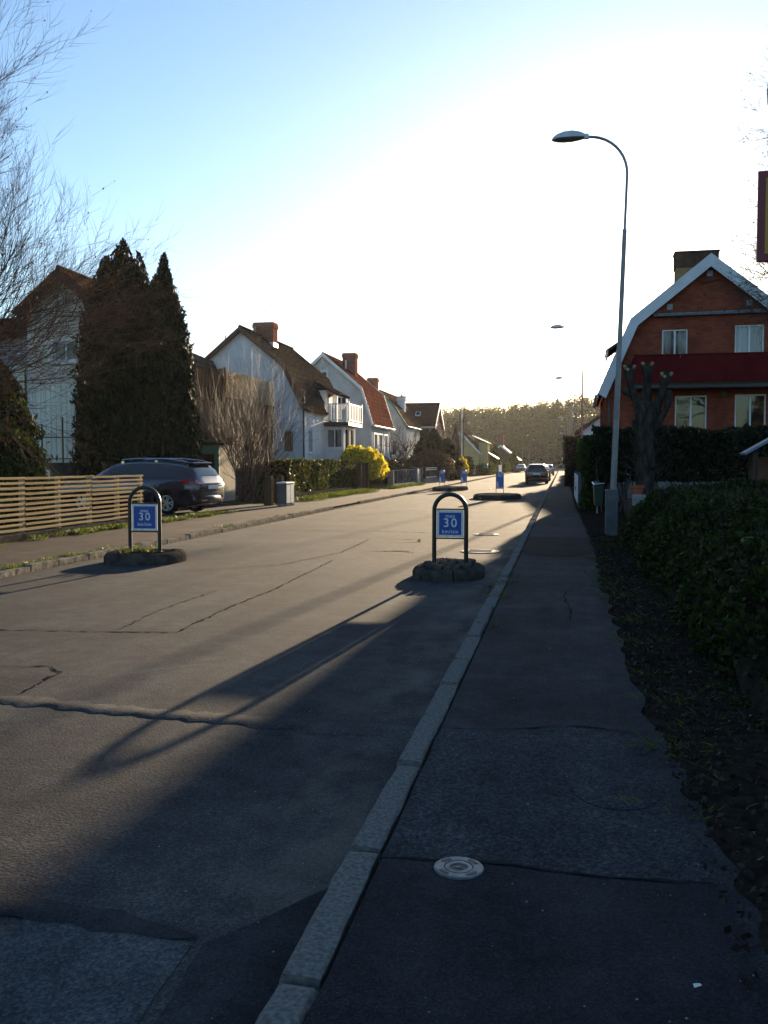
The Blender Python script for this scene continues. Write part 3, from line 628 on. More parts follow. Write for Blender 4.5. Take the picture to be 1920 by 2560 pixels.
# road sign at the right, mostly outside the picture
rsn = empty('road_sign', (1.62, 6.05, 0.09), R(-4), 'red framed yellow road sign below a round sign, on a grey post', 'road sign')
MB().tube([(0, 0.05, 0), (0, 0.05, 4.25)], 0.03, 12).build('post', M['galv'], rsn)
pl = MB().bbox(-0.46, 0.46, -0.275, 0.275, -0.015, 0.004, 0.004).build('sign_plate', M['sign_red'], rsn); pl.location = (0, -0.01, 3.12); pl.rotation_euler = (R(90), 0, 0)
MB().bbox(-0.415, 0.415, -0.23, 0.23, 0.002, 0.007, 0.002).build('yellow_field', M['sign_yellow'], pl)
MB().lathe([(0.42, -0.012), (0.42, 0.004), (0.002, 0.006)], (0, 0, 0), 40, 'y').build('round_sign', M['galv'], rsn).location = (0, 0.0, 3.86)
for z_ in (3.0, 3.25, 3.7, 4.0): MB().box(-0.045, 0.045, 0.0, 0.085, z_ - 0.015, z_ + 0.015).build('clamp', M['galv'], rsn)

# ------------------------------------------------------------ houses
def inside(poly, x, y):
    c = False; n = len(poly)
    for i in range(n):
        (x1, y1), (x2, y2) = poly[i], poly[(i + 1) % n]
        if (y1 > y) != (y2 > y) and x < (x2 - x1) * (y - y1) / (y2 - y1) + x1: c = not c
    return c
def wall_mesh(poly, holes, fn, t=0.25):
    """flat wall with rectangular openings (u0,u1,v0,v1); fn(u,v,depth) -> xyz"""
    P = [Vector(p) for p in poly]; E = [(i, (i + 1) % len(P)) for i in range(len(P))]
    for (u0, u1, v0, v1) in holes:
        b = len(P); P += [Vector(p) for p in ((u0, v0), (u1, v0), (u1, v1), (u0, v1))]; E += [(b + i, b + (i + 1) % 4) for i in range(4)]
    vo, eo, fo, *_ = delaunay_2d_cdt(P, E, [], 0, 1e-5)
    keep = []
    for f in fo:
        cx = sum(vo[i].x for i in f) / len(f); cy = sum(vo[i].y for i in f) / len(f)
        if inside(poly, cx, cy) and not any(u0 < cx < u1 and v0 < cy < v1 for u0, u1, v0, v1 in holes): keep.append(tuple(f))
    n = len(vo); m = MB(); m.v = [fn(p.x, p.y, 0) for p in vo] + [fn(p.x, p.y, t) for p in vo]
    m.f = keep + [tuple(i + n for i in reversed(f)) for f in keep]
    cnt = {}
    for f in keep:
        for i in range(len(f)):
            a, b = f[i], f[(i + 1) % len(f)]; k = (min(a, b), max(a, b)); cnt[k] = None if k in cnt else (a, b)
    for k, e in cnt.items():
        if e: m.f.append((e[1], e[0], e[0] + n, e[1] + n))
    return m
def window(parent, fn, u0, u1, v0, v1, bars=1, trim=None, frame=None, curtain=None, sill=True, fw=0.06, hbars=0):
    """a window set in an opening; fn maps (u, v, depth)"""
    frame = frame or M['trim']
    def bar(mb, a0, a1, b0, b1, d0, d1):
        mb.add([fn(a0, b0, d0), fn(a1, b0, d0), fn(a1, b1, d0), fn(a0, b1, d0), fn(a0, b0, d1), fn(a1, b0, d1), fn(a1, b1, d1), fn(a0, b1, d1)], [(0, 1, 2, 3), (7, 6, 5, 4), (0, 4, 5, 1), (1, 5, 6, 2), (2, 6, 7, 3), (3, 7, 4, 0)])
    w = MB(); bar(w, u0 + .001, u0 + fw, v0 + .001, v1 - .001, .05, .13); bar(w, u1 - fw, u1 - .001, v0 + .001, v1 - .001, .05, .13); bar(w, u0 + fw, u1 - fw, v0 + .001, v0 + fw, .052, .128); bar(w, u0 + fw, u1 - fw, v1 - fw, v1 - .001, .052, .128)
    for k in range(bars):
        c = u0 + (u1 - u0) * (k + 1) / (bars + 1); bar(w, c - fw * .6, c + fw * .6, v0 + fw, v1 - fw, .045, .127)
    for k in range(hbars):
        c = v0 + (v1 - v0) * (k + 1) / (hbars + 1); bar(w, u0 + fw, u1 - fw, c - .02, c + .02, .056, .12)
    win = w.build('window', frame, parent)
    n = bars + 1
    for k in range(n):
        a = u0 + (u1 - u0) * k / n + (fw if k == 0 else fw * .6); b = u0 + (u1 - u0) * (k + 1) / n - (fw if k == n - 1 else fw * .6)
        MB().add([fn(a, v0 + fw, .09), fn(b, v0 + fw, .09), fn(b, v1 - fw, .09), fn(a, v1 - fw, .09)], [(0, 1, 2, 3)]).build('pane', M['glass'], win)
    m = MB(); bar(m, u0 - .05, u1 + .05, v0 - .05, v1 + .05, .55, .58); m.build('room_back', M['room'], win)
    if curtain:
        for (c0, c1) in ((0.04, 0.36), (0.64, 0.96)) if curtain != 'full' else ((0.03, 0.97),):
            a, b = u0 + (u1 - u0) * c0, u0 + (u1 - u0) * c1; V = []; n_ = 14
            for i in range(n_ + 1):
                u = a + (b - a) * i / n_; d = .2 + .03 * math.sin(i * 1.9)
                V += [fn(u, v0 + .05, d), fn(u, v1 - .05, d)]
            MB().add(V, [(2 * i, 2 * i + 2, 2 * i + 3, 2 * i + 1) for i in range(n_)]).build('curtain', M['curtain'] if curtain in (True, 'full') else M['curtain_red'], win)
    if trim:
        q = MB(); tw = .09
        bar(q, u0 - tw, u0, v0 - tw, v1 + tw, -.025, .02); bar(q, u1, u1 + tw, v0 - tw, v1 + tw, -.025, .02); bar(q, u0, u1, v1, v1 + tw, -.024, .02); bar(q, u0, u1, v0 - tw, v0, -.024, .02); q.build('casing', trim, win)
    if sill:
        q = MB(); bar(q, u0 - .06, u1 + .06, v0 - .05 - (0.09 if trim else 0), v0 - .002 - (0.09 if trim else 0), -.09, .03); q.build('sill', frame, win)
    return win
def tiles(quad, mat, parent, row=0.34, col=0.22, name='roof_tiles'):
    """rows of pantiles on the quad a(eave,y0) b(eave,y1) c(top,y1) d(top,y0), one joined part"""
    a, b, c, d = [np.array(p, float) for p in quad]; n = np.cross(b - a, d - a); n /= np.linalg.norm(n)
    if n[2] < 0: n = -n
    Ls = np.linalg.norm(d - a); Lr = np.linalg.norm(b - a); nr = max(2, round(Ls / row)); nc = max(2, round(Lr / col)) * 2
    V = []; F = []
    for r_ in range(nr):
        f0, f1 = r_ / nr, min(1.0, (r_ + 1.12) / nr); base = len(V)
        for (f, lift, drop) in ((f0, .026, 0), (f0, .004, 0), (f1, .006, 0)):
            for i in range(nc + 1):
                s_ = i / nc; p = (a + (b - a) * s_) * (1 - f) + (d + (c - d) * s_) * f
                V.append(p + n * (lift + (.018 if i % 2 else 0)))
        k = nc + 1
        for i in range(nc):
            F.append((base + i, base + i + 1, base + 2 * k + i + 1, base + 2 * k + i)); F.append((base + i, base + i + 1, base + k + i + 1, base + k + i))
    return tag(link(name, npmesh(name, np.array(V), np.array(F)), mat, parent), kind='stuff')
def gambrel(name, loc, rz, label, hw, ze, brk, zr, depth, wall_mat, roof_mat, eo=0.2, verge=0.3, gable_win=(), side_win=(), base=None, board=None, board_h=0.22, back_side=True, z_low=0.0, trim=None, curtain=None):
    """house with its gable at local y=0 facing -y; brk=(dx,z) of the roof break or None"""
    root = empty(name, loc, rz, label, 'house')
    zE = ze + 0.0
    half = [(hw, z_low), (hw, zE)] + ([(brk[0] - 0.05, brk[1] - 0.05)] if brk else []) + [(0, zr - 0.05)]
    poly = half + [(-x, z_) for x, z_ in reversed(half[:-1])]
    g = lambda u, v, d: (u, d, v)
    holes = [w[:4] for w in gable_win]
    fw_ = wall_mesh(poly, holes, g).build('gable_wall', wall_mat, root)
    for w in gable_win: window(root, g, *w[:4], bars=w[4] if len(w) > 4 else 1, trim=trim, curtain=w[5] if len(w) > 5 else curtain)
    wall_mesh(poly, [], lambda u, v, d: (u, depth - d, v)).build('rear_wall', wall_mat, root)
    for sx in (1, -1):
        f = (lambda u, v, d: (hw - d - .002, u, v)) if sx > 0 else (lambda u, v, d: (-hw + d + .002, u, v))
        hs = [w[:4] for w in side_win] if sx > 0 else []
        wall_mesh([(0.251, z_low), (depth - 0.251, z_low), (depth - 0.251, zE - .03), (0.251, zE - .03)], hs, f).build('side_wall', wall_mat, root)
        if sx > 0:
            for w in side_win: window(root, f, *w[:4], bars=w[4] if len(w) > 4 else 1, trim=trim, curtain=w[5] if len(w) > 5 else curtain)
    y0, y1 = -verge, depth + verge
    prof = [(hw + eo, ze - eo * 0.5)] + ([brk] if brk else []) + [(0.0, zr)]
    rf = None
    for sx in (1, -1):
        for i in range(len(prof) - 1):
            (xa, za), (xb, zb) = prof[i], prof[i + 1]
            q = [(sx * xa, y0, za), (sx * xa, y1, za), (sx * xb, y1, zb), (sx * xb, y0, zb)]
            if sx < 0: q = [q[1], q[0], q[3], q[2]]
            r_ = MB().slab(q, 0.12).build('roof_slope', roof_mat, root)
            tiles(q, roof_mat, r_)
        if board:
            off = []
            segs = [(prof[i], prof[i + 1]) for i in range(len(prof) - 1)]
            def dn(a, b):
                l_ = math.hypot(b[0] - a[0], b[1] - a[1]); nx, nz = (b[1] - a[1]) / l_, -(b[0] - a[0]) / l_
                return (nx, nz) if nx < 0 else (-nx, -nz)
            ns = [dn(a, b) for a, b in segs]
            for i in range(len(prof)):
                if i == 0: off.append((prof[0][0] + ns[0][0] * board_h, prof[0][1] + ns[0][1] * board_h))
                elif i == len(prof) - 1: off.append((0.0, prof[i][1] - board_h / max(0.2, -ns[-1][1])))
                else:
                    mx_, mz = ns[i - 1][0] + ns[i][0], ns[i - 1][1] + ns[i][1]; ml = math.hypot(mx_, mz); mx_, mz = mx_ / ml, mz / ml
                    q_ = board_h / max(0.3, mx_ * ns[i][0] + mz * ns[i][1]); off.append((prof[i][0] + mx_ * q_, prof[i][1] + mz * q_))
            for yb in (y0 - 0.03, y1 + 0.005):
                for i in range(len(prof) - 1):
                    (xa, za), (xb, zb) = prof[i], prof[i + 1]
                    pl = [(sx * xa, za + .07), (sx * xb, zb + .07), (sx * off[i + 1][0], off[i + 1][1]), (sx * off[i][0], off[i][1])]
                    MB().prism(pl, lambda p_: (p_[0], yb, p_[1]), lambda p_: (p_[0], yb + 0.028, p_[1])).build('bargeboard', board, root)
            MB().box(sx * (hw + eo) - 0.02, sx * (hw + eo) + 0.02, y0, y1, ze - eo * 0.5 - 0.14, ze - eo * 0.5 + 0.02).build('fascia', board, root)
            MB().tube([(sx * (hw + eo + 0.07), y0, ze - eo * 0.5 - 0.02), (sx * (hw + eo + 0.07), y1, ze - eo * 0.5 - 0.02)], 0.055, 8).build('gutter', board, root)
    MB().tube([(0, y0, zr + 0.04), (0, y1, zr + 0.04)], 0.1, 8).build('ridge_cap', roof_mat, root)
    if base: MB().box(-hw - 0.04, hw + 0.04, -0.04, depth + 0.04, -0.2, base[0]).build('plinth', base[1], root)
    return root
def chimney(root, x0, x1, y0, y1, z0, z1, mat, cap=None, flash=None, pots=0):
    c = MB().box(x0, x1, y0, y1, z0, z1 - 0.35).box(x0 - .05, x1 + .05, y0 - .05, y1 + .05, z1 - 0.345, z1 - 0.12).box(x0 - .01, x1 + .01, y0 - .01, y1 + .01, z1 - 0.118, z1).build('chimney', mat, root)
    if cap: MB().box(x0 - .07, x1 + .07, y0 - .07, y1 + .07, z1 + .002, z1 + .1).build('chimney_cap', cap, c)
    if flash: MB().box(x0 - .02, x1 + .02, y0 - .02, y1 + .02, z0, z0 + flash).build('flashing', M['trim_lead'], c)
    for k in range(pots): MB().lathe([(.09, z1), (.08, z1 + .3), (.1, z1 + .32)], (x0 + (x1 - x0) * (k + .5) / pots, (y0 + y1) / 2, 0), 10).build('chimney_pot', M['terracotta'], c)
    return c
def antenna(root, x, y, z, h=0.9):
    a = MB().tube([(x, y, z), (x, y, z + h)], .015, 5).tube([(x - .55, y, z + h), (x + .35, y + .1, z + h - .05)], .01, 4)
    for k in range(5): a.tube([(x - .5 + k * .18, y - .22, z + h - k * .01), (x - .5 + k * .18, y + .22, z + h - k * .01)], .006, 4)
    a.build('aerial', M['galv'], root)

# red brick house on the right ------------------------------------------------
rh = gambrel('brick_house', (5.85, 40.0, 0.0), R(-1.2), 'red brick house with white gambrel bargeboards and a dark red balcony', 4.17, 4.66, (3.13, 7.6), 10.13, 7.5, M['brick_red'], M['tile_brown'], eo=0.25, verge=0.35,
             gable_win=[(-1.28, -0.02, 2.75, 4.48, 1), (1.07, 2.28, 2.75, 4.5, 1), (-1.84, -0.82, 6.1, 7.22, 1, True), (1.02, 2.15, 6.1, 7.32, 1, 'full')],
             side_win=[(1.4, 2.4, 2.7, 4.1), (4.6, 5.7, 2.7, 4.1)], base=(1.3, M['concrete']), board=M['trim_lead'], board_h=0.36)
# balcony across the gable
MB().box(-3.0, 4.1, -1.25, 0.0, 4.86, 5.0).build('balcony_floor', M['wood_dark'], rh)
for k in range(4):
    x0 = -3.0 + k * 1.775; MB().box(x0 + .006, x0 + 1.769, -1.29, -1.252, 4.93, 6.02).build('balcony_panel', M['red_panel'], rh)
for sx in (-3.0, 4.1): MB().box(sx - .02, sx + .02, -1.25, -0.002, 4.95, 6.0).build('balcony_panel', M['red_panel'], rh)
MB().box(-3.05, 4.15, -1.33, -1.24, 6.024, 6.06).build('balcony_rail', M['red_panel'], rh)
MB().box(-3.02, 4.12, -1.2, -0.1, 4.72, 4.857).build('balcony_joists', M['black_metal'], rh)
aw = MB().tube([(-2.2, -0.14, 7.82), (2.25, -0.14, 7.86)], .06, 10).tube([(-2.2, -0.24, 7.75), (2.25, -0.24, 7.79)], .03, 8).build('awning_roller', M['galv'], rh)
for k in range(9): MB().box(-2.1 + k * .53, -2.05 + k * .53, -0.2, 0.0, 7.84, 7.95).build('awning_bracket', M['black_metal'], aw)
for (x, z_) in ((-1.55, 8.14), (0.0, 9.45), (1.55, 8.2)):
    v = MB().box(x - .13, x + .13, -.03, .01, z_ - .13, z_ + .13).build('wall_vent', M['galv_dull'], rh)
    for k in range(5): MB().box(x - .11, x + .11, -.042, -.028, z_ - .1 + k * .045, z_ - .08 + k * .045).build('vent_slat', M['trim_lead'], v)
MB().box(0.55, 0.72, -.14, 0, 4.5, 4.62).box(0.58, 0.69, -.12, -.01, 4.42, 4.5).build('wall_lamp', M['galv_dull'], rh)
MB().tube([(-0.35, -.06, 9.05), (0.0, -.08, 9.12), (0.38, -.06, 9.2)], [.012, .045, .012], 6).tube([(-0.1, -.06, 9.04), (0.12, -.06, 9.2)], .02, 5).build('wall_ornament', M['wood_dark'], rh)
MB().tube([(-3.95, -0.08, 1.4), (-3.95, -0.08, 4.4)], .04, 8).build('downpipe', M['galv_dull'], rh)
c_ = MB().box(-0.85, 1.0, 5.2, 6.1, 8.3, 10.78).build('chimney', M['brick_yel'], rh)
MB().box(-0.89, 1.04, 5.16, 6.14, 10.782, 11.45).box(-0.93, 1.08, 5.12, 6.18, 11.452, 11.52).build('chimney_head', M['tile_brown'], c_)
# dormer on the street slope
dm = MB().box(-3.5, -2.2, 2.6, 4.8, 5.4, 6.95).build('dormer', M['wood_brown'], rh)
MB().slab([(-3.98, 2.25, 6.62), (-2.0, 2.25, 7.95), (-2.0, 5.15, 7.95), (-3.98, 5.15, 6.62)], -0.12).build('dormer_roof', M['tile_brown'], dm)
MB().box(-4.01, -3.95, 2.23, 5.17, 6.46, 6.7).build('dormer_fascia', M['trim'], dm)

# white gambrel house (second on the left) ------------------------------------
ha = gambrel('white_house', (-18.6, 52.0, 0.0), 0, 'white gambrel house with dark roof and a white balcony over a bay window', 3.72, 4.95, (2.67, 7.42), 9.62, 10.0, M['paint_white'], M['tile_dark'], eo=0.2, verge=0.32,
             gable_win=[(2.5, 3.15, 2.3, 3.6, 0), (-1.2, 0.0, 5.6, 6.9, 1)], side_win=[(1.2, 2.2, 2.3, 3.7, 1)], base=(1.0, M['concrete']), board=M['wood_brown'], board_h=0.2, curtain=True)
chimney(ha, -0.45, 0.85, 3.4, 4.3, 8.2, 10.45, M['brick_chim'], None, 1.0)
antenna(ha, 0.2, 3.8, 10.4)
MB().tube([(-1.2, 0.6, 8.4), (-1.2, 0.6, 9.3)], .05, 6).build('vent_pipe', M['galv'], ha)
MB().tube([(3.78, -0.06, 0.2), (3.78, -0.06, 4.8)], .05, 8).build('downpipe', M['black_metal'], ha)
# bay and balcony
bay = wall_mesh([(3.72, .1), (4.95, .1), (4.95, 4.0), (3.72, 4.0)], [(3.85, 4.85, 2.65, 3.85)], lambda u, v, d: (u, 5.0 + d, v), .12).build('bay_wall', M['paint_white'], ha)
window(ha, lambda u, v, d: (u, 5.0 + d, v), 3.85, 4.85, 2.65, 3.85, 1, M['trim'], None, True)
MB().box(3.72, 4.95, 8.3, 8.42, .1, 4.0).build('bay_wall', M['paint_white'], ha)
MB().box(4.83, 4.949, 5.121, 8.299, .1, 2.4).box(4.83, 4.949, 5.121, 8.299, 3.85, 4.0).box(4.84, 4.949, 5.121, 5.5, 2.4, 3.85).box(4.84, 4.949, 6.6, 7.0, 2.4, 3.85).box(4.84, 4.949, 7.95, 8.299, 2.4, 3.85).build('bay_wall', M['paint_white'], ha)
for y0 in (5.5, 7.0): MB().box(4.86, 4.88, y0, y0 + (1.1 if y0 < 6 else .95), 2.4, 3.85).build('pane', M['glass'], ha)
MB().box(3.5, 5.35, 4.7, 8.7, 4.05, 4.28).build('balcony_floor', M['black_metal'], ha)
bal = MB().box(3.75, 5.36, 4.72, 4.78, 5.38, 5.46).box(3.75, 5.36, 4.72, 4.78, 4.36, 4.43).box(5.3, 5.36, 4.781, 8.68, 5.38, 5.46).box(5.3, 5.36, 4.781, 8.68, 4.36, 4.43).build('balcony_rail', M['trim'], ha)
for k in range(17): MB().box(3.78 + k * .093, 3.84 + k * .093, 4.735, 4.765, 4.431, 5.379).build('baluster', M['trim'], bal)
for k in range(9): MB().box(5.315, 5.345, 4.82 + k * .46, 4.92 + k * .46, 4.431, 5.379).build('baluster', M['trim'], bal)
for (x, y) in ((5.33, 4.75), (5.33, 8.65), (4.55, 4.75)): MB().box(x - .05, x + .05, y - .05, y + .05, 4.29, 5.6).build('rail_post', M['trim'], bal)
# dormer door to the balcony
dm = MB().box(2.2, 3.72, 5.4, 8.2, 4.3, 6.35).build('dormer', M['paint_white'], ha)
MB().slab([(4.55, 5.0, 6.1), (4.55, 8.6, 6.1), (2.3, 8.6, 7.35), (2.3, 5.0, 7.35)], 0.13).build('dormer_roof', M['tile_dark'], dm)
MB().box(3.725, 3.76, 5.9, 6.8, 4.35, 6.1).build('balcony_door', M['glass'], dm)
for y in (5.45, 8.1): MB().box(4.35, 4.45, y - .05, y + .05, 4.29, 6.1).build('roof_post', M['trim'], dm)

# grey gambrel house with red tiles -------------------------------------------
hb = gambrel('grey_house', (-17.83, 68.0, 0.0), 0, 'grey rendered gambrel house with red tiled roof and thin white verge', 3.72, 4.6, (3.06, 7.27), 9.92, 8.0, M['grey_render'], M['tile_red'], eo=0.2, verge=0.3,
             gable_win=[(-0.18, 0.26, 8.15, 8.62, 0), (0.85, 1.88, 6.0, 6.68, 1), (0.9, 2.2, 2.5, 3.8, 1)], side_win=[(0.9, 2.1, 2.2, 3.9, 1, True), (2.6, 4.2, 2.2, 3.9, 2, True), (5.0, 6.4, 2.2, 3.9, 1, True)], base=(1.2, M['concrete']), board=M['trim'], board_h=0.16, trim=M['trim'])
chimney(hb, 0.6, 1.65, 3.6, 4.5, 8.0, 10.4, M['brick_chim'], None, 0)
MB().tube([(0.95, 3.3, 8.6), (0.95, 3.3, 9.8)], .07, 8).build('flue_pipe', M['trim'], hb)
antenna(hb, 1.0, 4.0, 10.4, 1.3)
hc = gambrel('grey_house', (-17.0, 86.0, 0.0), 0, 'smaller grey gambrel house with brown tiles and green verge', 2.5, 5.2, (1.5, 6.95), 8.48, 8.5, M['grey_render'], M['tile_brown'], eo=0.15, verge=0.3,
             gable_win=[(0.6, 1.6, 2.4, 3.8, 1)], side_win=[(1.5, 2.7, 2.3, 3.9), (5.0, 6.2, 2.3, 3.9)], base=(1.0, M['concrete']), board=M['green_paint'], board_h=0.14)
chimney(hc, 1.0, 1.7, 3.6, 4.4, 6.2, 8.15, M['paint_white'], M['concrete'], 0, 1)
chimney(hc, -1.7, -0.75, 2.0, 2.9, 6.5, 9.95, M['brick_chim'], None)
# house with its ridge across the street ---------------------------------------
hd = gambrel('tiled_house', (-13.9, 103.5, 0.0), R(90), 'red tiled house with a roof window and its pinkish gable toward the street', 3.6, 5.75, None, 8.35, 9.0, M['pink_board'], M['tile_red'], eo=0.3, verge=0.3,
             gable_win=[(-2.2, -1.2, 3.6, 5.0, 1, True), (-0.6, 0.6, 3.6, 5.0, 1, True), (1.2, 2.2, 3.6, 5.0, 1, True), (-0.5, 0.5, 6.0, 7.0, 1)], base=(1.2, M['concrete']), board=M['trim'], board_h=0.22)
sk = MB().box(-.36, .36, -.28, .28, 0, .1).build('roof_window', M['trim'], hd); sk.location = (-1.9, 1.9, 7.1); sk.rotation_euler = (0, R(-38), 0)
MB().box(-.28, .28, -.22, .22, .101, .108).build('pane', M['glass'], sk)
pc = MB().slab([(-6.2, 0.4, 4.35), (-6.2, 3.2, 4.35), (-3.5, 3.2, 5.5), (-3.5, 0.4, 5.5)], -0.12).build('porch_roof', M['tile_dark'], hd)
for (x, y) in ((-6.0, 0.6), (-6.0, 3.0)): MB().box(x - .06, x + .06, y - .06, y + .06, 0, 4.4).build('porch_post', M['trim'], pc)
MB().box(-6.0, -3.6, 0.5, 0.6, 0.0, 2.2).box(-6.05, -5.95, 0.5, 3.1, 0, 2.2).build('porch_parapet', M['grey_render'], pc)

# cream boarded house behind the conifers ---------------------------------------
wh = gambrel('boarded_house', (-18.4, 32.0, 0.0), 0, 'tall narrow gabled house in cream vertical boards behind the dark conifers', 1.5, 7.55, None, 8.88, 6.0, M['clad'], M['tile_brown'], eo=0.35, verge=0.45, gable_win=[(-0.52, 0.5, 5.55, 6.25, 1)], base=(1.7, M['concrete_dark']), board=M['wood_brown'], board_h=0.3, trim=M['trim'])
for k in range(14):
    x0 = -1.5 + k * 0.2145; xm = x0 + .107; ztop = 8.78 - abs(xm) * 0.886
    pcs = [(1.72, 5.42), (6.38, ztop)] if -0.62 < xm < 0.62 else [(1.72, ztop)]
    for (za, zb) in pcs: MB().box(x0 + .012, x0 + .2025, -0.024, -0.002, za, zb).build('cladding_board', M['clad'], wh)
MB().box(-1.56, -1.40, -0.05, 0.0, 1.7, 7.4).build('corner_board', M['trim'], wh)
MB().tube([(-1.62, -0.12, 1.2), (-1.62, -0.12, 5.2)], .045, 8).build('downpipe', M['black_metal'], wh)
MB().box(-1.35, -0.72, -0.047, -0.041, 0.85, 1.45).build('cellar_hatch', M['trim'], wh)
MB().box(-9.5, -1.51, 3.0, 8.5, 0, 7.1).build('side_wing', M['blue_clad'], wh)
MB().slab([(-9.8, 2.6, 7.0), (-1.2, 2.6, 7.0), (-1.2, 5.8, 8.2), (-9.8, 5.8, 8.2)], 0.12).slab([(-1.2, 8.9, 7.0), (-9.8, 8.9, 7.0), (-9.8, 5.8, 8.2), (-1.2, 5.8, 8.2)], 0.12).build('wing_roof', M['tile_brown'], wh)
for (x0, x1) in ((-4.2, -3.0), (-7.0, -5.6)):
    MB().box(x0, x1, 2.95, 2.998, 4.4, 5.8).build('wing_window', M['glass'], wh)
tr = empty('garden_trellis', (-18.4, 31.5, 0.1), 0, 'thin wooden trellis leaning before the cream boarded wall', 'trellis')
for x in (-0.75, 0.1, 0.95): MB().box(x - .02, x + .02, -.02, .02, 0, 3.3 - abs(x - .1) * .3).build('trellis_post', M['wood_dark'], tr)
for z_ in (0.95, 1.75, 2.55): MB().box(-1.0, 1.1, -.045, -.021, z_ - .02, z_ + .02).build('trellis_rail', M['wood_dark'], tr)

# brown roofed house with roof terrace -----------------------------------------
he = empty('terrace_house', (-15.9, 42.0, 0.0), 0, 'pale roughcast house with a brown boarded roof terrace behind the bare shrub', 'house')
MB().box(-3.6, 0, 0, 7.5, 0, 4.7).build('terrace_block', M['pale_render'], he)
MB().box(-3.7, .1, -.1, 7.6, 4.702, 4.85).build('terrace_floor', M['wood_dark'], he)
for k in range(24): MB().box(-3.6 + k * .15, -3.47 + k * .15, -.02, .0, 4.86, 6.2).build('terrace_board', M['wood_dark'], he)
for k in range(42): MB().box(.0, .025, .02 + k * .178, .10 + k * .178, 4.86, 6.15 - (k % 2) * .03).build('terrace_board', M['wood_fence'], he)  # sunlit side: light put into the colour, paler wood than the front
MB().box(-.05, .06, -.05, .02, 4.86, 6.25).build('terrace_post', M['wood_dark'], he)
MB().box(-11.0, -3.62, 0.5, 8.0, 0, 6.0).build('main_wall', M['pale_render'], he)
for q in ([(-1.1, -.1, 6.1), (-1.1, 8.6, 6.1), (-2.4, 8.6, 8.7), (-2.4, -.1, 8.7)], [(-2.4, -.1, 8.7), (-2.4, 8.6, 8.7), (-6.5, 8.6, 10.4), (-6.5, -.1, 10.4)], [(-10.4, 8.6, 8.7), (-10.4, -.1, 8.7), (-6.5, -.1, 10.4), (-6.5, 8.6, 10.4)]):
    s_ = MB().slab([(p[0] - 1.5, p[1], p[2] - 1.2) for p in q], .12).build('roof_slope', M['tile_brown'], he); tiles([(p[0] - 1.5, p[1], p[2] - 1.2) for p in q], M['tile_brown'], s_)

# garden shed -------------------------------------------------------------------
sh_ = empty('garden_shed', (-13.9, 36.0, 0.08), 0, 'green garden shed with open dark doorway and a side coloured pale as if sunlit', 'shed')
m_ = wall_mesh([(-1.45, 0), (0, 0), (0, 2.35), (-1.45, 2.35)], [(-1.2, -0.2, 0.0011, 1.98)], lambda u, v, d: (u, d, v), .06); m_.build('front_wall', M['green_paint'], sh_)
MB().box(-.06, 0, .061, 1.9, 0, 2.35).build('side_wall', M['clad'], sh_)  # sunlit side of the shed: its brightness is put into a cream colour
MB().box(-1.45, -1.39, .061, 1.9, 0, 2.35).box(-1.388, -.062, 1.8, 1.9, 0, 2.35).build('rear_wall', M['wood_dark'], sh_)
MB().slab([(-1.6, -.2, 2.38), (.15, -.2, 2.46), (.15, 2.1, 2.46), (-1.6, 2.1, 2.38)], -.07).build('roof', M['tile_dark'], sh_)

# further houses ------------------------------------------------------------------
hy = gambrel('yellow_house', (-14.2, 130.0, 0.0), 0, 'small pale yellow house with snow white verge far down the street', 2.6, 3.2, None, 6.1, 9.0, M['yellow_render'], M['tile_dark'], eo=0.3, verge=0.3, gable_win=[(0.6, 1.5, 1.6, 2.6, 1)], board=M['trim'], board_h=0.2)
MB().box(2.55, 3.8, 1.0, 5.0, 0.0, 4.6).build('entry_bay', M['yellow_render'], hy)
MB().slab([(4.0, .6, 4.5), (4.0, 5.4, 4.5), (1.6, 5.4, 5.6), (1.6, .6, 5.6)], .1).build('entry_roof', M['trim_lead'], hy)
MB().slab([(5.2, 1.6, 2.3), (5.2, 5.4, 2.3), (3.3, 5.4, 3.5), (3.3, 1.6, 3.5)], .1).build('porch_roof', M['trim_lead'], hy)
hf = gambrel('distant_house', (-11.5, 175.0, 0.0), 0, 'distant pale house with grey roof and red chimney behind the spruces', 3.2, 2.4, None, 5.0, 10.0, M['pale_render'], M['blue_grey'], eo=0.3, verge=0.3, board=M['trim'])
chimney(hf, -.5, .4, 2.5, 3.3, 4.0, 7.2, M['brick_chim'])
hg = gambrel('white_house', (4.4, 74.0, 0.0), 0, 'white house with brown hipped roof beyond the red brick house', 3.0, 4.3, None, 6.6, 8.0, M['paint_white'], M['tile_brown'], eo=0.3, verge=0.35, board=M['wood_brown'])
hp = empty('conical_roof', (-12.9, 112.0, 0.0), 0, 'dark narrow pyramid roofed summerhouse behind the bare bushes', 'summerhouse')
MB().add([(-.85, -.85, 2.4), (.85, -.85, 2.4), (.85, .85, 2.4), (-.85, .85, 2.4), (0.1, 0, 6.6)], [(0, 1, 4), (1, 2, 4), (2, 3, 4), (3, 0, 4), (3, 2, 1, 0)]).build('roof', M['tile_dark'], hp)
MB().box(-.65, .65, -.65, .65, 0, 2.39).build('wall', M['wood_brown'], hp)

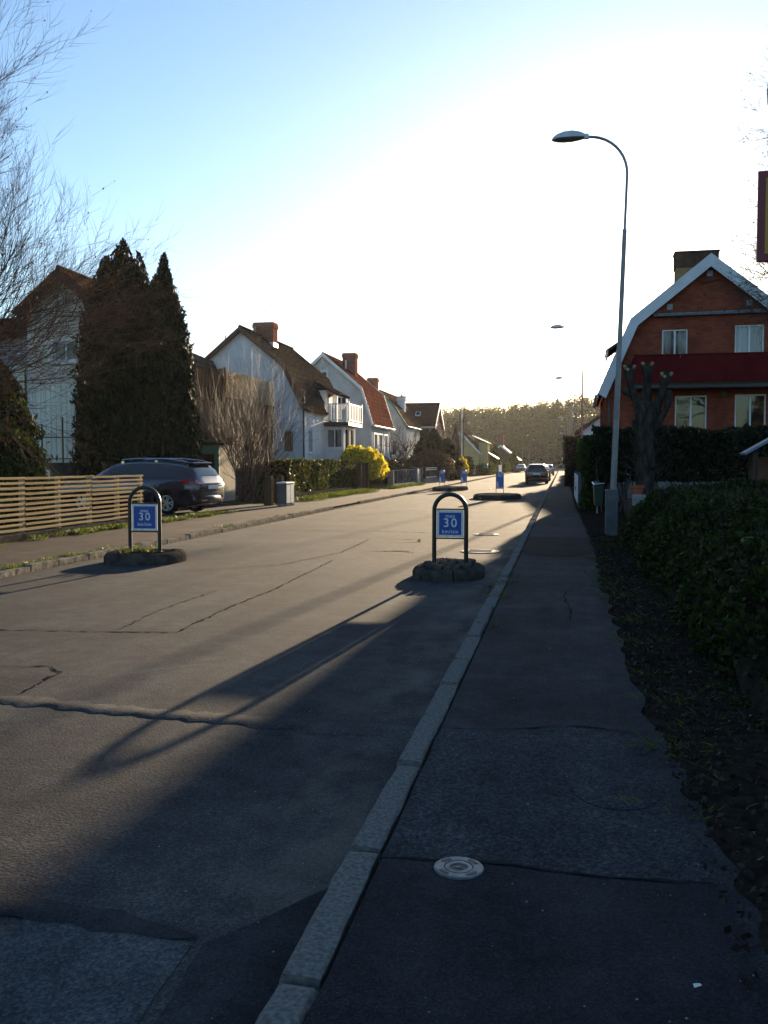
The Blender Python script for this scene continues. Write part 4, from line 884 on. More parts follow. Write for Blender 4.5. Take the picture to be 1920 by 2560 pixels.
# ------------------------------------------------------------ vegetation
def box_pts(n, lo, hi, rng, shell=0.8, seed=1, amp=0.12, nscale=1.2, bottom=False):
    """points mostly near the surface of a box with an uneven skin"""
    lo, hi = np.array(lo, float), np.array(hi, float); P = rng.uniform(lo, hi, (n * 3, 3)); sz = hi - lo
    areas = np.array([sz[1] * sz[2], sz[1] * sz[2], sz[0] * sz[2], sz[0] * sz[2], sz[0] * sz[1] * (0.3 if bottom else 0), sz[0] * sz[1]])
    f = rng.choice(6, size=n * 3, p=areas / areas.sum()); k = np.arange(n * 3)
    ax = f // 2; side = f % 2; on = rng.random(n * 3) < shell
    dep = np.abs(rng.normal(size=n * 3)) * 0.10
    val = np.where(side == 1, hi[ax] - dep, lo[ax] + dep); P[k[on], ax[on]] = val[on]
    c = (lo + hi) / 2; w = vnoise(P, nscale, seed) * amp; dirv = (P - c) / (sz / 2); dirv[:, 2] *= (P[:, 2] > c[2])
    P = P + np.sign(dirv) * (np.abs(dirv) > 0.75) * w[:, None]
    return P[rng.permutation(n * 3)[:n]]
def core(name, lo, hi, mat, parent, inset=0.16):
    lo = [lo[0] + inset, lo[1] + inset, lo[2]]; hi = [hi[0] - inset, hi[1] - inset, hi[2] - inset]
    return MB().box(lo[0], hi[0], lo[1], hi[1], lo[2], hi[2]).build(name, mat, parent)
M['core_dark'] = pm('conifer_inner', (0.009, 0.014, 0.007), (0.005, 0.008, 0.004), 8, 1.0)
M['core'] = pm('twig_core', (0.03, 0.026, 0.018), (0.015, 0.013, 0.01), 8, 1.0)
def hedge(name, lo, hi, n, size, mat, label, cat='hedge', seed=1, amp=0.1, nscale=1.5, up=0.2, group=None, stems=None, inset=0.16):
    rng = np.random.default_rng(seed); root = empty(name, ((lo[0] + hi[0]) / 2, (lo[1] + hi[1]) / 2, lo[2]), 0, label, cat, group)
    off = np.array([(lo[0] + hi[0]) / 2, (lo[1] + hi[1]) / 2, lo[2]]); l2 = np.array(lo) - off; h2 = np.array(hi) - off
    P = box_pts(n, l2, h2, rng, 0.85, seed, amp, nscale)
    link('foliage', leaf_mesh('foliage', P, size, rng, 1.6, up), mat, root)
    core('branches', l2, h2, M['core'], root, inset)
    if stems:
        bag = TubeBag()
        for k in range(stems):
            x, y = rng.uniform(l2[0], h2[0]), rng.uniform(l2[1], h2[1]); h = h2[2] * rng.uniform(1.0, 1.22)
            bag.add([(x, y, h2[2] * .5), (x + rng.normal() * .08, y + rng.normal() * .08, h)], [.006, .002])
        bag.build('shoots', M['twig'], root)
    return root

# low leafy hedge along the right verge: rounded mound
def mound(name, x0, x1, y0, y1, zfun, n, size, mat, label, seed, zmin=0.1, cat='hedge', up=0.15, shoots=0):
    rng = np.random.default_rng(seed); root = empty(name, ((x0 + x1) / 2, (y0 + y1) / 2, zmin), 0, label, cat)
    X = rng.uniform(x0, x1, n); Y_ = rng.uniform(y0, y1, n); Z = zfun(X, Y_); nz = vnoise(np.stack([X, Y_, Z], 1), 2.1, seed)
    t = 1 - np.abs(rng.normal(size=n)) * 0.16; t = np.clip(t, 0.0, 1.03); u_ = rng.random(n); t = np.where(u_ < 0.25, rng.random(n), t)
    P = np.stack([X + rng.normal(size=n) * .03 - root.location.x, Y_ - root.location.y, (Z - zmin) * t * (1 + 0.10 * nz)], 1)
    link('foliage', leaf_mesh('foliage', P, size, rng, 1.7, up), mat, root)
    g = 26; gx, gy = np.meshgrid(np.linspace(x0 + .1, x1 - .1, g), np.linspace(y0 + .1, y1 - .1, g)); gz = (zfun(gx.ravel(), gy.ravel()) - zmin) * 0.78
    V = np.stack([gx.ravel() - root.location.x, gy.ravel() - root.location.y, gz], 1); i = np.arange(g - 1); I, J = np.meshgrid(i, i); q = (J * g + I).ravel()
    link('branches', npmesh('branches', V, np.stack([q, q + 1, q + g + 1, q + g], 1)), M['core'], root, True)
    if shoots:
        bag = TubeBag()
        for k in range(shoots):
            x, y = rng.uniform(x0, x1), rng.uniform(y0, y1); z_ = float(zfun(np.array([x]), np.array([y]))[0]) - zmin
            p = np.array([x - root.location.x, y - root.location.y, z_ * .6]); bag.add([p, p + np.array([rng.normal() * .1, rng.normal() * .1, z_ * .45 + .08])], [.005, .002])
        bag.build('shoots', M['twig'], root)
    return root
def z_near(X, Y_):
    edge_ = 1.18 + 0.10 * np.sin(Y_ * 1.3) + 0.06 * np.sin(Y_ * 3.1 + 1)
    e = np.clip((X - edge_) / 0.75, 0, 1); e2 = np.clip((Y_ - 5.6 - (X - 1.2) * -.3) / 1.2, 0, 1) * np.clip((20.2 - Y_) / 0.7, 0, 1)
    return 0.1 + (0.92 + 0.014 * (Y_ - 6) + 0.08 * np.sin(X * 2 + Y_ * .7)) * np.sqrt(e) * np.sqrt(e2)
mound('low_hedge', 1.12, 5.2, 5.2, 20.3, z_near, 130000, 0.042, M['leaf_fresh'], 'low loose green hedge spilling toward the sidewalk below the street lamp', 21, shoots=900)

# verge of soil, litter and tufts
rng0 = np.random.default_rng(5); g1, g2 = 26, 160
gx, gy = np.meshgrid(np.linspace(0.46, 2.2, g1), np.linspace(0.3, 33, g2))
gz = 0.094 + 0.03 * np.clip((gx - .62) / .25, 0, 1) + 0.018 * vnoise(np.stack([gx.ravel(), gy.ravel(), gx.ravel() * 0], 1), 5, 3).reshape(gx.shape) * np.clip((gx - .55) / .2, 0, 1)
gx = gx + 0.05 * np.sin(gy * 2.3) * (gx < 0.6) + 0.04 * np.sin(gy * 6.1 + 2) * (gx < 0.6)
q = (np.arange(g2 - 1)[:, None] * g1 + np.arange(g1 - 1)[None, :]).ravel()
st(link('verge', npmesh('verge', np.stack([gx.ravel(), gy.ravel(), gz.ravel()], 1), np.stack([q, q + 1, q + g1 + 1, q + g1], 1)), M['soil'], None, True))
n = 6000; P = np.stack([0.56 + np.abs(rng0.normal(size=n)) * .45, rng0.uniform(1.2, 22, n), np.full(n, .118) + rng0.random(n) * .03], 1)
tag(link('leaf_litter', leaf_mesh('leaf_litter', P, 0.02, rng0, 1.5), M['litter']), 'brown leaf litter on the soil verge beside the sidewalk', 'leaf litter', kind='stuff')
def tufts(name, centres, nb, h, mat, label, seed, spread=0.09):
    rng = np.random.default_rng(seed); c = np.repeat(np.array(centres, float), nb, 0); n = len(c); off = rng.normal(size=(n, 2)) * spread
    b = c.copy(); b[:, :2] += off; hh = h * rng.uniform(.4, 1.2, n); lean = off * .35 + rng.normal(size=(n, 2)) * .28 * h; ang = rng.uniform(0, 6.28, n); w = (.0022 + .0022 * rng.random(n)) * (1 + h * 2.5)
    dx, dy = np.cos(ang) * w, np.sin(ang) * w; V = np.empty((n, 4, 3))
    V[:, 0] = b + np.stack([dx, dy, np.zeros(n)], 1); V[:, 1] = b - np.stack([dx, dy, np.zeros(n)], 1)
    V[:, 2] = b + np.stack([lean[:, 0] * .6 - dx * .4, lean[:, 1] * .6 - dy * .4, hh * .7], 1); V[:, 3] = b + np.stack([lean[:, 0] * 1.3, lean[:, 1] * 1.3, hh], 1)
    return tag(link(name, npmesh(name, V.reshape(-1, 3), np.arange(4 * n).reshape(n, 4)), mat), label, 'grass', kind='stuff')
cs = [(0.72 + abs(rng0.normal()) * .35, y, .11) for y in rng0.uniform(4.5, 20, 45)] + [(0.62 + rng0.normal() * .04, y, .1) for y in rng0.uniform(4, 16, 20)]
tufts('verge_grass', cs, 40, .035, M['grass'], 'dark grass tufts along the soil verge by the low hedge', 31, .09)
ck = [(-0.71, y, .09) for y in (11.0, 11.25, 12.2, 12.4, 13.1, 9.0)] + [(-0.93, y, 0.0) for y in (11.9, 12.1, 12.6)]
tufts('kerb_grass', ck, 30, .045, M['grass'], 'small grass tufts in the joints of the right kerb', 32, .05)
cl = [(-8.3 + rng0.normal() * .03, y, .09) for y in np.concatenate([rng0.uniform(11, 16, 30), rng0.uniform(20, 30, 12)])]
tufts('kerb_weeds', cl, 24, .06, M['grass'], 'weeds growing along the left kerb', 33, .06)
cf = [(-10.9 + .05 + abs(rng0.normal()) * .08, y, .1) for y in np.concatenate([rng0.uniform(14, 23, 14), rng0.uniform(18.8, 21.2, 26)])] + [(-10.7 + rng0.normal() * .15, y, .1) for y in rng0.uniform(22.9, 28, 30)]
tufts('fence_weeds', cf, 40, .11, M['grass'], 'weeds at the foot of the slatted fence', 34, .1)
cg = [(-10.6 + rng0.normal() * .2, y, .1) for y in rng0.uniform(36.5, 50, 60)] + [(-10.3 + rng0.normal() * .15, y, .1) for y in rng0.uniform(55, 66, 25)]
tufts('border_weeds', cg, 40, .2, M['grass'], 'green border plants at the foot of the clipped left hedge', 35, .16)
ci = [(-7.06 + rng0.normal() * .28, 14.72 + rng0.normal() * .25, .2) for _ in range(9)]
tufts('island_weeds', ci, 22, .07, M['grass'], 'weeds growing on the soil topped island', 36, .05)

# conifers
def conifer(loc, leaders, n, size, mat, label, seed, corec=True, cat='conifer', name='conifer'):
    """leaders: (dx, dy, height, radius, power)"""
    rng = np.random.default_rng(seed); root = empty(name, loc, 0, label, cat); P = []
    tot = sum(l[2] * l[3] for l in leaders)
    for li, (dx, dy, H_, Rr, pw) in enumerate(leaders):
        k = int(n * H_ * Rr / tot); z_ = H_ * (1 - rng.random(k) ** 0.62); a = rng.uniform(0, 6.283, k)
        prof = Rr * np.clip(1 - (z_ / H_) ** pw, 0, 1) ** 0.8 * np.clip(0.55 + z_ / H_ * 4, 0, 1)
        lump = 1 + 0.20 * np.sin(3 * a + z_ * 2.1 + li) * np.sin(z_ * 3.3 + a * 2) + 0.13 * np.sin(z_ * 7 + a * 4 + li * 2) + 0.10 * np.sin(z_ * 17 + a * 9) + .07 * np.sin(z_ * 31 + a * 15) + .13 * rng.normal(size=k) * (rng.random(k) < .25)
        r_ = prof * lump * (1 - np.abs(rng.normal(size=k)) * 0.16)
        P.append(np.stack([dx + r_ * np.cos(a), dy + r_ * np.sin(a), z_ + .05], 1))
        if corec:
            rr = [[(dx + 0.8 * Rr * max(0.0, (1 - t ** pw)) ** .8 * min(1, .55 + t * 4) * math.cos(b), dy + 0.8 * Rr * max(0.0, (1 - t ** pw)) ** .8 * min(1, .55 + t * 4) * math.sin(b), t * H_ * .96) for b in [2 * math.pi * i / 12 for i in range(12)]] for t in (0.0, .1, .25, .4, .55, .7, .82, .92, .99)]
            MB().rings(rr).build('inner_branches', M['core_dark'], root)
    link('crown', leaf_mesh('crown', np.concatenate(P), size, rng, 3.2, 0.9), mat, root)
    MB().tube([(leaders[0][0], leaders[0][1], 0), (leaders[0][0], leaders[0][1], 1.5)], [.18, .14], 8).build('trunk', M['bark'], root)
    return root
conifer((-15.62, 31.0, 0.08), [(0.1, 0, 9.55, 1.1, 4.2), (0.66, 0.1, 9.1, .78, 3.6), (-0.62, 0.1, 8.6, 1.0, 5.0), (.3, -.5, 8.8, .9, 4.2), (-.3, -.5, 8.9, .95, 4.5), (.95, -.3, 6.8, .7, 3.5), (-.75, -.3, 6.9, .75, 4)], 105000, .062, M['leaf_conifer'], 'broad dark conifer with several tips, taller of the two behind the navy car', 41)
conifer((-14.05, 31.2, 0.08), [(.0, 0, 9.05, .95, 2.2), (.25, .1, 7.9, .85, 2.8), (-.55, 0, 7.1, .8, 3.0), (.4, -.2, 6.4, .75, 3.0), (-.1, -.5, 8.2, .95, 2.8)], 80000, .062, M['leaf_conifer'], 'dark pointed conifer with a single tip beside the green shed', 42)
conifer((-14.55, 21.9, 0.08), [(0, 0, 4.3, 1.15, 2.2)], 26000, .05, M['leaf_thuja'], 'green conical thuja behind the slatted fence below the bare tree', 43, cat='thuja', name='thuja')
conifer((-10.0, 140.0, 0.0), [(0, 0, 4.3, .95, 1.3)], 3000, .22, M['leaf_hedge'], 'small dark spruce beside the pale round tree far down the street', 44, name='spruce', cat='spruce')
conifer((-6.9+-1.9, 170.0, 0.0), [(0, 0, 3.6, 1.2, 1.3)], 2500, .25, M['leaf_hedge'], 'low spruce nearest the wooded hill on the far left verge', 45, name='spruce', cat='spruce')
conifer((-11.9, 86.0, 0.0), [(0, 0, 4.7, 1.5, 2.0), (1.2, .5, 3.9, 1.3, 2.0), (-1.0, .4, 4.0, 1.3, 2.2)], 9000, .2, M['leaf_dark'], 'dark bushy pine behind the flagpole', 46, name='pine_tree', cat='pine')

# bare trees
def bare_tree(name, loc, label, seed, stems, maxl, kids, spread, trop, mats, cat='tree', buds=0, wig=.1):
    rng = np.random.default_rng(seed); root = empty(name, loc, 0, label, cat); bags = [TubeBag(), TubeBag()]; tips = []
    for (p, d, L, r_, *ex) in stems:
        if ex and ex[0] == 'trunk': grow(bags, rng, p, d, L, r_, 0, 0, kids, spread, 0.0, .02)
        else: grow(bags, rng, p, d, L, r_, 0, maxl, kids, spread, ex[0] if ex else trop, wig, tips=tips)
    bags[0].build('trunk', mats[0], root); bags[1].build('crown', mats[1], root)
    if buds:
        T = np.array(tips); link('buds', leaf_mesh('buds', T[rng.permutation(len(T))[:buds]], .03, rng, 1.6), M['leaf_brown'], root)
    return root
rngt = np.random.default_rng(77); stems = [((0, 0, 0), (0.03, 0, 1), 11.5, .17, 'trunk'), ((.3, 0, 9.5), (.1, 0, 1), 3.4, .05)]
for k in range(38):
    z_ = rngt.uniform(2.2, 9.8) if k > 9 else rngt.uniform(2.4, 4.4); az = rngt.uniform(-1.5, 1.2) if k > 9 else rngt.uniform(-.7, .9); el_ = (rngt.uniform(.22, .75) if k > 9 else rngt.uniform(.1, .4)) + max(0, (z_ - 3)) * .10
    stems.append(((0.03 * z_, 0, z_), (math.cos(az) * math.cos(el_), math.sin(az) * math.cos(el_), math.sin(el_)), rngt.uniform(4.6, 5.8) - .24 * max(0, z_ - 2.5) - (.2 if k < 10 else 0), .045, .12 if k < 10 else .5))
bare_tree('bare_tree', (-16.1, 19.4, 0.08), 'leafless tree with long upswept twigs spreading over the slatted fence', 51, stems, 3, [9, 8, 5], [.55, .5, .55], .6, (M['bark'], M['twig']), buds=1500)
# multi-stemmed shrub
stems = []
for k in range(40):
    a = rngt.uniform(0, 6.283); t = rngt.uniform(.02, .72); b = (rngt.normal() * .22, rngt.normal() * .22, 0)
    stems.append((b, (math.cos(a) * math.sin(t), math.sin(a) * math.sin(t), math.cos(t)), rngt.uniform(3.4, 5.6) * (1.05 - .3 * t), rngt.uniform(.02, .04)))
bare_tree('bare_shrub', (-12.6, 36.2, 0.08), 'tall leafless shrub of many upright stems beside the green shed', 52, stems, 2, [9, 5], [.5, .55], .18, (M['twig_red'], M['twig_red']), 'shrub', wig=.09)
# pollarded tree
pt = empty('pollarded_tree', (2.16, 25.0, 0.08), 0, 'pollarded street tree stump with knobbly fists before the brick house', 'tree')
def knob(mb, pts, rad, n=12, seed=0):
    r_ = random.Random(seed); P_ = [Vector(p) for p in pts]; rr = []
    t0 = (P_[1] - P_[0]).normalized(); u = t0.cross(Vector((0, 1, .1))).normalized(); ph = [r_.uniform(0, 6.28) for _ in range(4)]
    for i, p in enumerate(P_):
        t = (P_[min(i + 1, len(P_) - 1)] - P_[max(i - 1, 0)]).normalized(); u = (u - t * u.dot(t)).normalized(); w = t.cross(u)
        rr.append([p + (u * math.cos(a) + w * math.sin(a)) * rad[i] * (1 + .10 * math.sin(3 * a + ph[0] + i) + .08 * math.sin(5 * a + ph[1] + i * 2) + r_.uniform(-.10, .10)) for a in [2 * math.pi * k / n for k in range(n)]])
    mb.rings(rr)
mb = MB(); knob(mb, [(0, 0, -.1), (0, 0, .5), (-.02, 0, 1.2), (-.03, 0, 2.0), (-.05, 0, 2.6), (-.06, 0, 3.0), (-.06, 0, 3.25)], [.30, .235, .22, .215, .24, .27, .14], 16, 1); mb.build('trunk', M['bark_grey'], pt, True)
for i, (pts, rad) in enumerate((([(-.12, 0, 2.75), (-.28, 0, 3.2), (-.42, 0, 3.6), (-.46, 0, 3.85), (-.47, 0, 4.05), (-.45, 0, 4.2)], [.15, .11, .085, .10, .15, .07]), ([(-.02, .05, 2.9), (-.03, .05, 3.4), (0, .02, 3.75), (-.02, 0, 3.95), (-.02, 0, 4.12), (0, 0, 4.2)], [.17, .13, .10, .12, .17, .08]), ([(.08, 0, 2.6), (.22, 0, 3.05), (.36, 0, 3.45), (.42, 0, 3.68), (.46, 0, 3.85), (.47, 0, 4.0)], [.16, .12, .09, .10, .16, .08]), ([(-.2, 0, 3.1), (-.4, .02, 3.38), (-.55, .02, 3.5), (-.64, 0, 3.53)], [.10, .07, .10, .05]), ([(.1, 0, 2.4), (.3, 0, 2.72), (.48, -.02, 3.0), (.52, 0, 3.25), (.56, 0, 3.5)], [.13, .10, .07, .10, .05]), ([(-.18, 0, 2.3), (-.3, 0, 2.5), (-.33, 0, 2.75)], [.09, .06, .05]), ([(.1, -.1, 1.5), (.18, -.24, 1.55), (.2, -.28, 1.56)], [.1, .08, .04]), ([(.15, 0, 2.45), (.4, 0, 2.58), (.52, 0, 2.57)], [.07, .045, .04]))):
    mb = MB(); knob(mb, pts, rad, 12, 10 + i); mb.build('limb', M['bark_grey'], pt, True)
    if i < 3:
        e = pts[-2]; mb = MB()
        for a in (0.5, 2.6, 4.4): mb.tube([(e[0] + .1 * math.cos(a), e[1] - .06, e[2] + .03 * math.sin(a)), (e[0] + .15 * math.cos(a), e[1] - .13, e[2] + .06 + .06 * math.sin(a))], [.045, .04], 8)
        mb.build('cut_end', M['cutwood'], pt)
rg = np.random.default_rng(4); bag = TubeBag()
for k in range(70):
    p = np.array([rg.choice([-.25, .2]) + rg.normal() * .05, rg.normal() * .1, rg.uniform(1.0, 2.2)]); bag.add([p, p + np.array([rg.normal() * .25, rg.normal() * .2, .35]), p + np.array([rg.normal() * .4, rg.normal() * .3, .75])], [.007, .005, .002])
bag.build('water_shoots', M['twig'], pt)
# tree at the right edge of the picture, trunk outside it
stems = [((0, 0, 0), (-.04, 0, 1), 10.5, .2, 'trunk')]
for k in range(24):
    z_ = rngt.uniform(4.2, 10.0); az = math.pi + rngt.uniform(-1.0, 1.0); el_ = rngt.uniform(0.1, .6); stems.append(((-.04 * z_, 0, z_), (math.cos(az) * math.cos(el_), math.sin(az) * math.cos(el_), math.sin(el_)), rngt.uniform(2.2, 3.1), .04))
bare_tree('bare_tree', (7.7, 24.0, 0.08), 'leafless tree reaching in before the brick gable with budding twigs', 53, stems, 3, [10, 9, 5], [.7, .65, .6], .25, (M['bark'], M['twig']), buds=1600, wig=.16)
# gnarled apple tree
stems = [((0, 0, 0), (.1, 0, 1), 1.6, .13)] + [((0.1, 0, 1.2 + .1 * k), (math.cos(a), math.sin(a) * .6, .45), 2.6, .085) for k, a in enumerate((.2, 1.5, 2.8, 3.6, 5.2))]
bare_tree('apple_tree', (-12.9, 70.5, 0.05), 'gnarled bare apple tree before the grey house front', 54, stems, 2, [6, 5], [.8, .7], .3, (M['bark'], M['twig']), wig=.28)
for k, (x, y, h, lab) in enumerate(((-13.4, 80, 5.5, 'thin bare tree beside the porch of the red tiled house'), (-11.6, 98, 7.5, 'bare reddish tree in front of the wooded hill behind the flagpole'), (-14.0, 118, 8.0, 'bare tree beside the dark pointed summerhouse'))):
    stems = [((0, 0, 0), (rngt.normal() * .1, 0, 1), h * .8, .1)] + [((0, 0, h * rngt.uniform(.15, .5)), (math.cos(a), math.sin(a), rngt.uniform(.6, 1.3)), h * .5, .05) for a in rngt.uniform(0, 6.28, 6)]
    bare_tree('bare_tree', (x, y, 0.05), lab, 60 + k, stems, 3, [6, 6, 4], [.6, .6, .6], .3, (M['bark'], M['twig_red']), wig=.14)

# shrubs as leafy domes
def shrub(name, loc, rx, ry, h, n, size, mat, label, seed, cat='shrub', twigs=0, corek=.72, lift=0.0, up=.2):
    rng = np.random.default_rng(seed); root = empty(name, loc, 0, label, cat); d = unit(rng.normal(size=(n, 3))); d[:, 2] = np.abs(d[:, 2]) * rng.choice([1, 1, 1, -.25], n)
    lump = 1 + 0.15 * vnoise(d, 2.6, seed) + .12 * vnoise(d, 7, seed + 1); r_ = (1 - np.abs(rng.normal(size=n)) * .14) * lump
    P = np.stack([d[:, 0] * r_ * rx, d[:, 1] * r_ * ry, lift + (h - lift) * (.35 + .65 * d[:, 2] * r_)], 1); P[:, 2] = np.maximum(P[:, 2], .03 + lift * .5)
    link('foliage', leaf_mesh('foliage', P, size, rng, 1.6, up), mat, root)
    if corek: MB().rings([[(rx * corek * math.sqrt(max(.02, 1 - t * t)) * math.cos(a), ry * corek * math.sqrt(max(.02, 1 - t * t)) * math.sin(a), lift + (h - lift) * (.35 + .65 * t * corek)) for a in [2 * math.pi * i / 14 for i in range(14)]] for t in (-.5, 0, .3, .55, .75, .9, .99)]).build('branches', M['core'], root)
    bag = TubeBag()
    for k in range(max(6, twigs)):
        a = rng.uniform(0, 6.28); rr = rng.uniform(.2, 1.05); z_ = h * (1.06 - .45 * rr * rr) * rng.uniform(.85, 1.1); bag.add([(rng.normal() * .12, rng.normal() * .12, 0), (rx * rr * math.cos(a) * .6, ry * rr * math.sin(a) * .6, z_ * .55), (rx * rr * math.cos(a), ry * rr * math.sin(a), z_)], [.02, .012, .004])
    bag.build('stems', M['twig'], root); return root
shrub('forsythia', (-12.15, 56.5, .08), 1.5, 3.4, 2.65, 16000, .085, M['leaf_yellow'], 'large dome of bright yellow forsythia in bloom before the balcony house', 71, 'forsythia', 260, up=.8)
shrub('forsythia', (-10.0, 92, .05), .8, 1.0, 2.1, 2500, .12, M['leaf_yellow'], 'small yellow forsythia further down beside pale hedges', 72, 'forsythia', 30)
shrub('bare_bush', (-10.9, 80.5, .05), 1.6, 2.0, 2.75, 6000, .07, M['leaf_brown'], 'dark twiggy bush behind the narrow blue sign', 73, 'shrub', 500, .8)
shrub('pink_bush', (-10.9, 91, .05), 1.2, 1.3, 2.9, 2500, .10, M['leaf_pale'], 'pale pinkish budding bush next to the small forsythia', 74, 'shrub', 160, .4)
shrub('round_tree', (-12.6, 140, .05), 2.4, 2.4, 5.4, 7000, .16, M['leaf_pale'], 'pale round budding tree before the wooded hill', 75, 'tree', 120, .55, lift=1.2)
shrub('clipped_bush', (-12.3, 66.5, .05), 1.3, 1.3, 1.7, 5000, .09, M['leaf_dark'], 'dark rounded evergreen bush behind the wire fence', 76, 'shrub', 6, .85)
for k, (x, y) in enumerate(((3.35, 22.4), (4.1, 22.6))):
    shrub('box_ball', (x, y, .08), .33, .33, .72, 3000, .035, M['leaf_dark'], 'round clipped box ball behind the low hedge', 80 + k, 'topiary', 6, .9).__setitem__('group', 'clipped box balls')

# hedges
hedge('clipped_hedge', (-13.0, 38.0, .08), (-11.5, 53.0, 1.8), 30000, .075, M['leaf_hedge'], 'long clipped dark green hedge behind the grey cabinet', seed=81, amp=.07, stems=160)
# tall hedge under the brick house: leafy above, bare stems below
th = empty('tall_hedge', (4.6, 30.5, .08), 0, 'tall dark hedge with bare stems below in front of the brick house', 'hedge'); rng = np.random.default_rng(82)
P = box_pts(30000, (-3.5, -.8, 1.05), (5.4, .9, 2.65), rng, .75, 82, .22, 1.4, True); link('foliage', leaf_mesh('foliage', P, .075, rng, 1.6, .2), M['leaf_dark'], th)
MB().box(-3.3, 5.2, -.5, .6, 1.5, 2.4).build('branches', M['core'], th); bag = TubeBag()
for k in range(70):
    x, y = rng.uniform(-3.4, 5.3), rng.uniform(-.6, .6); p = np.array([x, y, 0]); bag.add([p, p + np.array([rng.normal() * .1, rng.normal() * .1, .7]), p + np.array([rng.normal() * .25, rng.normal() * .2, 1.7])], [.03, .022, .012], 5)
for k in range(260):
    x, y = rng.uniform(-3.4, 5.3), rng.uniform(-.7, .7); p = np.array([x, y, rng.uniform(.2, 1.0)]); bag.add([p, p + np.array([rng.normal() * .25, rng.normal() * .2, .35]), p + np.array([rng.normal() * .4, rng.normal() * .3, .7])], [.008, .006, .003])
bag.build('stems', M['bark'], th)
hedge('green_hedge', (0.72, 31.5, .08), (1.75, 40.0, 2.55), 22000, .07, M['leaf_thuja'], 'green hedge edging the sidewalk behind the litter bin', seed=83, amp=.16, nscale=2.2)
# clipped block on short stems further on
bk = empty('block_hedge', (0.95, 67.5, .08), 0, 'brown leaved hedge clipped to a raised block over the far sidewalk', 'hedge'); rng = np.random.default_rng(84)
P = box_pts(9000, (-.85, -2.0, 1.55), (.8, 2.0, 3.5), rng, .85, 84, .07, 2.0, True); link('foliage', leaf_mesh('foliage', P, .09, rng, 1.5), M['leaf_brown'], bk); MB().box(-.7, .65, -1.85, 1.85, 1.7, 3.35).build('branches', M['core'], bk)
bag = TubeBag()
for k in range(8): bag.add([(rng.uniform(-.6, .5), rng.uniform(-1.7, 1.7), 0), (rng.uniform(-.6, .5), rng.uniform(-1.7, 1.7), 1.8)], [.04, .03], 5)
bag.build('stems', M['bark'], bk)
hedge('low_clipped_hedge', (0.25, 64.0, .08), (.95, 71.5, 1.6), 7000, .09, M['leaf_dark'], 'dark low hedge below the raised clipped block', seed=85, amp=.06)
hedge('far_hedge', (1.0, 80, .08), (2.6, 130, 1.9), 8000, .16, M['leaf_dark'], 'distant dark hedge along the right sidewalk beyond the clipped block', seed=86, amp=.15)
hedge('pale_hedge', (-10.9, 118, .05), (-9.0, 131, 1.55), 7000, .13, M['leaf_hedge'], 'clipped green hedge with rounded end far down the left side', seed=87, amp=.12)
hedge('pale_hedge', (-10.0, 143, .05), (-8.6, 156, 1.6), 5000, .15, M['leaf_thuja'], 'brighter green clipped hedge past the white gate', seed=88, amp=.1)
hedge('garden_hedge', (-14.2, 72.5, .05), (-12.4, 96, 2.0), 9000, .13, M['leaf_dark'], 'dark shrubbery behind the white railed board fence', seed=89, amp=.3, nscale=1.0, stems=260)
hedge('garden_hedge', (-13.5, 97, .05), (-11.2, 117, 2.3), 7000, .16, M['leaf_dark'], 'dark shrubbery around the foot of the flagpole', seed=90, amp=.35, nscale=1.0, stems=200)

# wooded hill
rng = np.random.default_rng(91)
hx = np.linspace(-420, 420, 61); hy_ = np.linspace(330, 620, 24); HX, HY = np.meshgrid(hx, hy_)
def hill_z(x, y):
    r_ = 19.5 + 2.5 * np.sin(x * .019 + 1.0) + 2.0 * np.sin(x * .047) - 9 * np.clip((-64 - x) / 30, 0, 1)
    return -0.1 + r_ * np.clip((y - 345) / 75, 0, 1) ** .8
q = (np.arange(23)[:, None] * 61 + np.arange(60)[None, :]).ravel()
st(link('hill', npmesh('hill', np.stack([HX.ravel(), HY.ravel(), hill_z(HX, HY).ravel()], 1), np.stack([q, q + 1, q + 62, q + 61], 1)), M['soil'], None, True))
nt_ = 1700; tx = rng.uniform(-170, 130, nt_); ty = 338 + 100 * rng.random(nt_) ** 1.1; tz = hill_z(tx, ty); thh = rng.uniform(8.5, 11.0, nt_); tw = thh * rng.uniform(.28, .40, nt_)
per = 210; d = unit(rng.normal(size=(nt_ * per, 3))).reshape(nt_, per, 3); rr = rng.random((nt_, per, 1)) ** .38; con = rng.random(nt_) < .12
P = d * rr; P[:, :, 2] *= 1.25; P[:, :, 0:2] *= (1 + .3 * np.sin(P[:, :, 2:3] * 4 + tx[:, None, None]))
cone = np.clip(1 - (P[:, :, 2] + 1) / 2.4, .05, 1); P[con, :, 0] *= cone[con] * 1.2; P[con, :, 1] *= cone[con] * 1.2
P = np.stack([tx[:, None] + P[:, :, 0] * tw[:, None], ty[:, None] + P[:, :, 1] * tw[:, None], tz[:, None] + thh[:, None] * (.52 + .38 * P[:, :, 2])], -1)
wood = tag(link('wooded_hill', leaf_mesh('wooded_hill', P.reshape(-1, 3), .52, rng, 1.4), M['leaf_forest']), 'hazy spring wood covering the hill at the end of the street', 'wood', kind='stuff')
bag = TubeBag()
for k in range(nt_):
    if ty[k] < 372: bag.add([(tx[k], ty[k], tz[k] - .3), (tx[k], ty[k], tz[k] + thh[k] * .7)], [.16, .08], 4)
tag(bag.build('wood_trunks', M['bark']), 'slender tree trunks at the edge of the hazy wood', 'trunks', kind='stuff')
n = 5000; P = np.stack([rng.uniform(-60, 40, n), rng.uniform(300, 340, n), rng.random(n) ** 1.5 * 3.2], 1)
tag(link('undergrowth', leaf_mesh('undergrowth', P, .9, rng, 1.4), M['leaf_dark']), 'dark undergrowth at the foot of the wooded hill', 'undergrowth', kind='stuff')

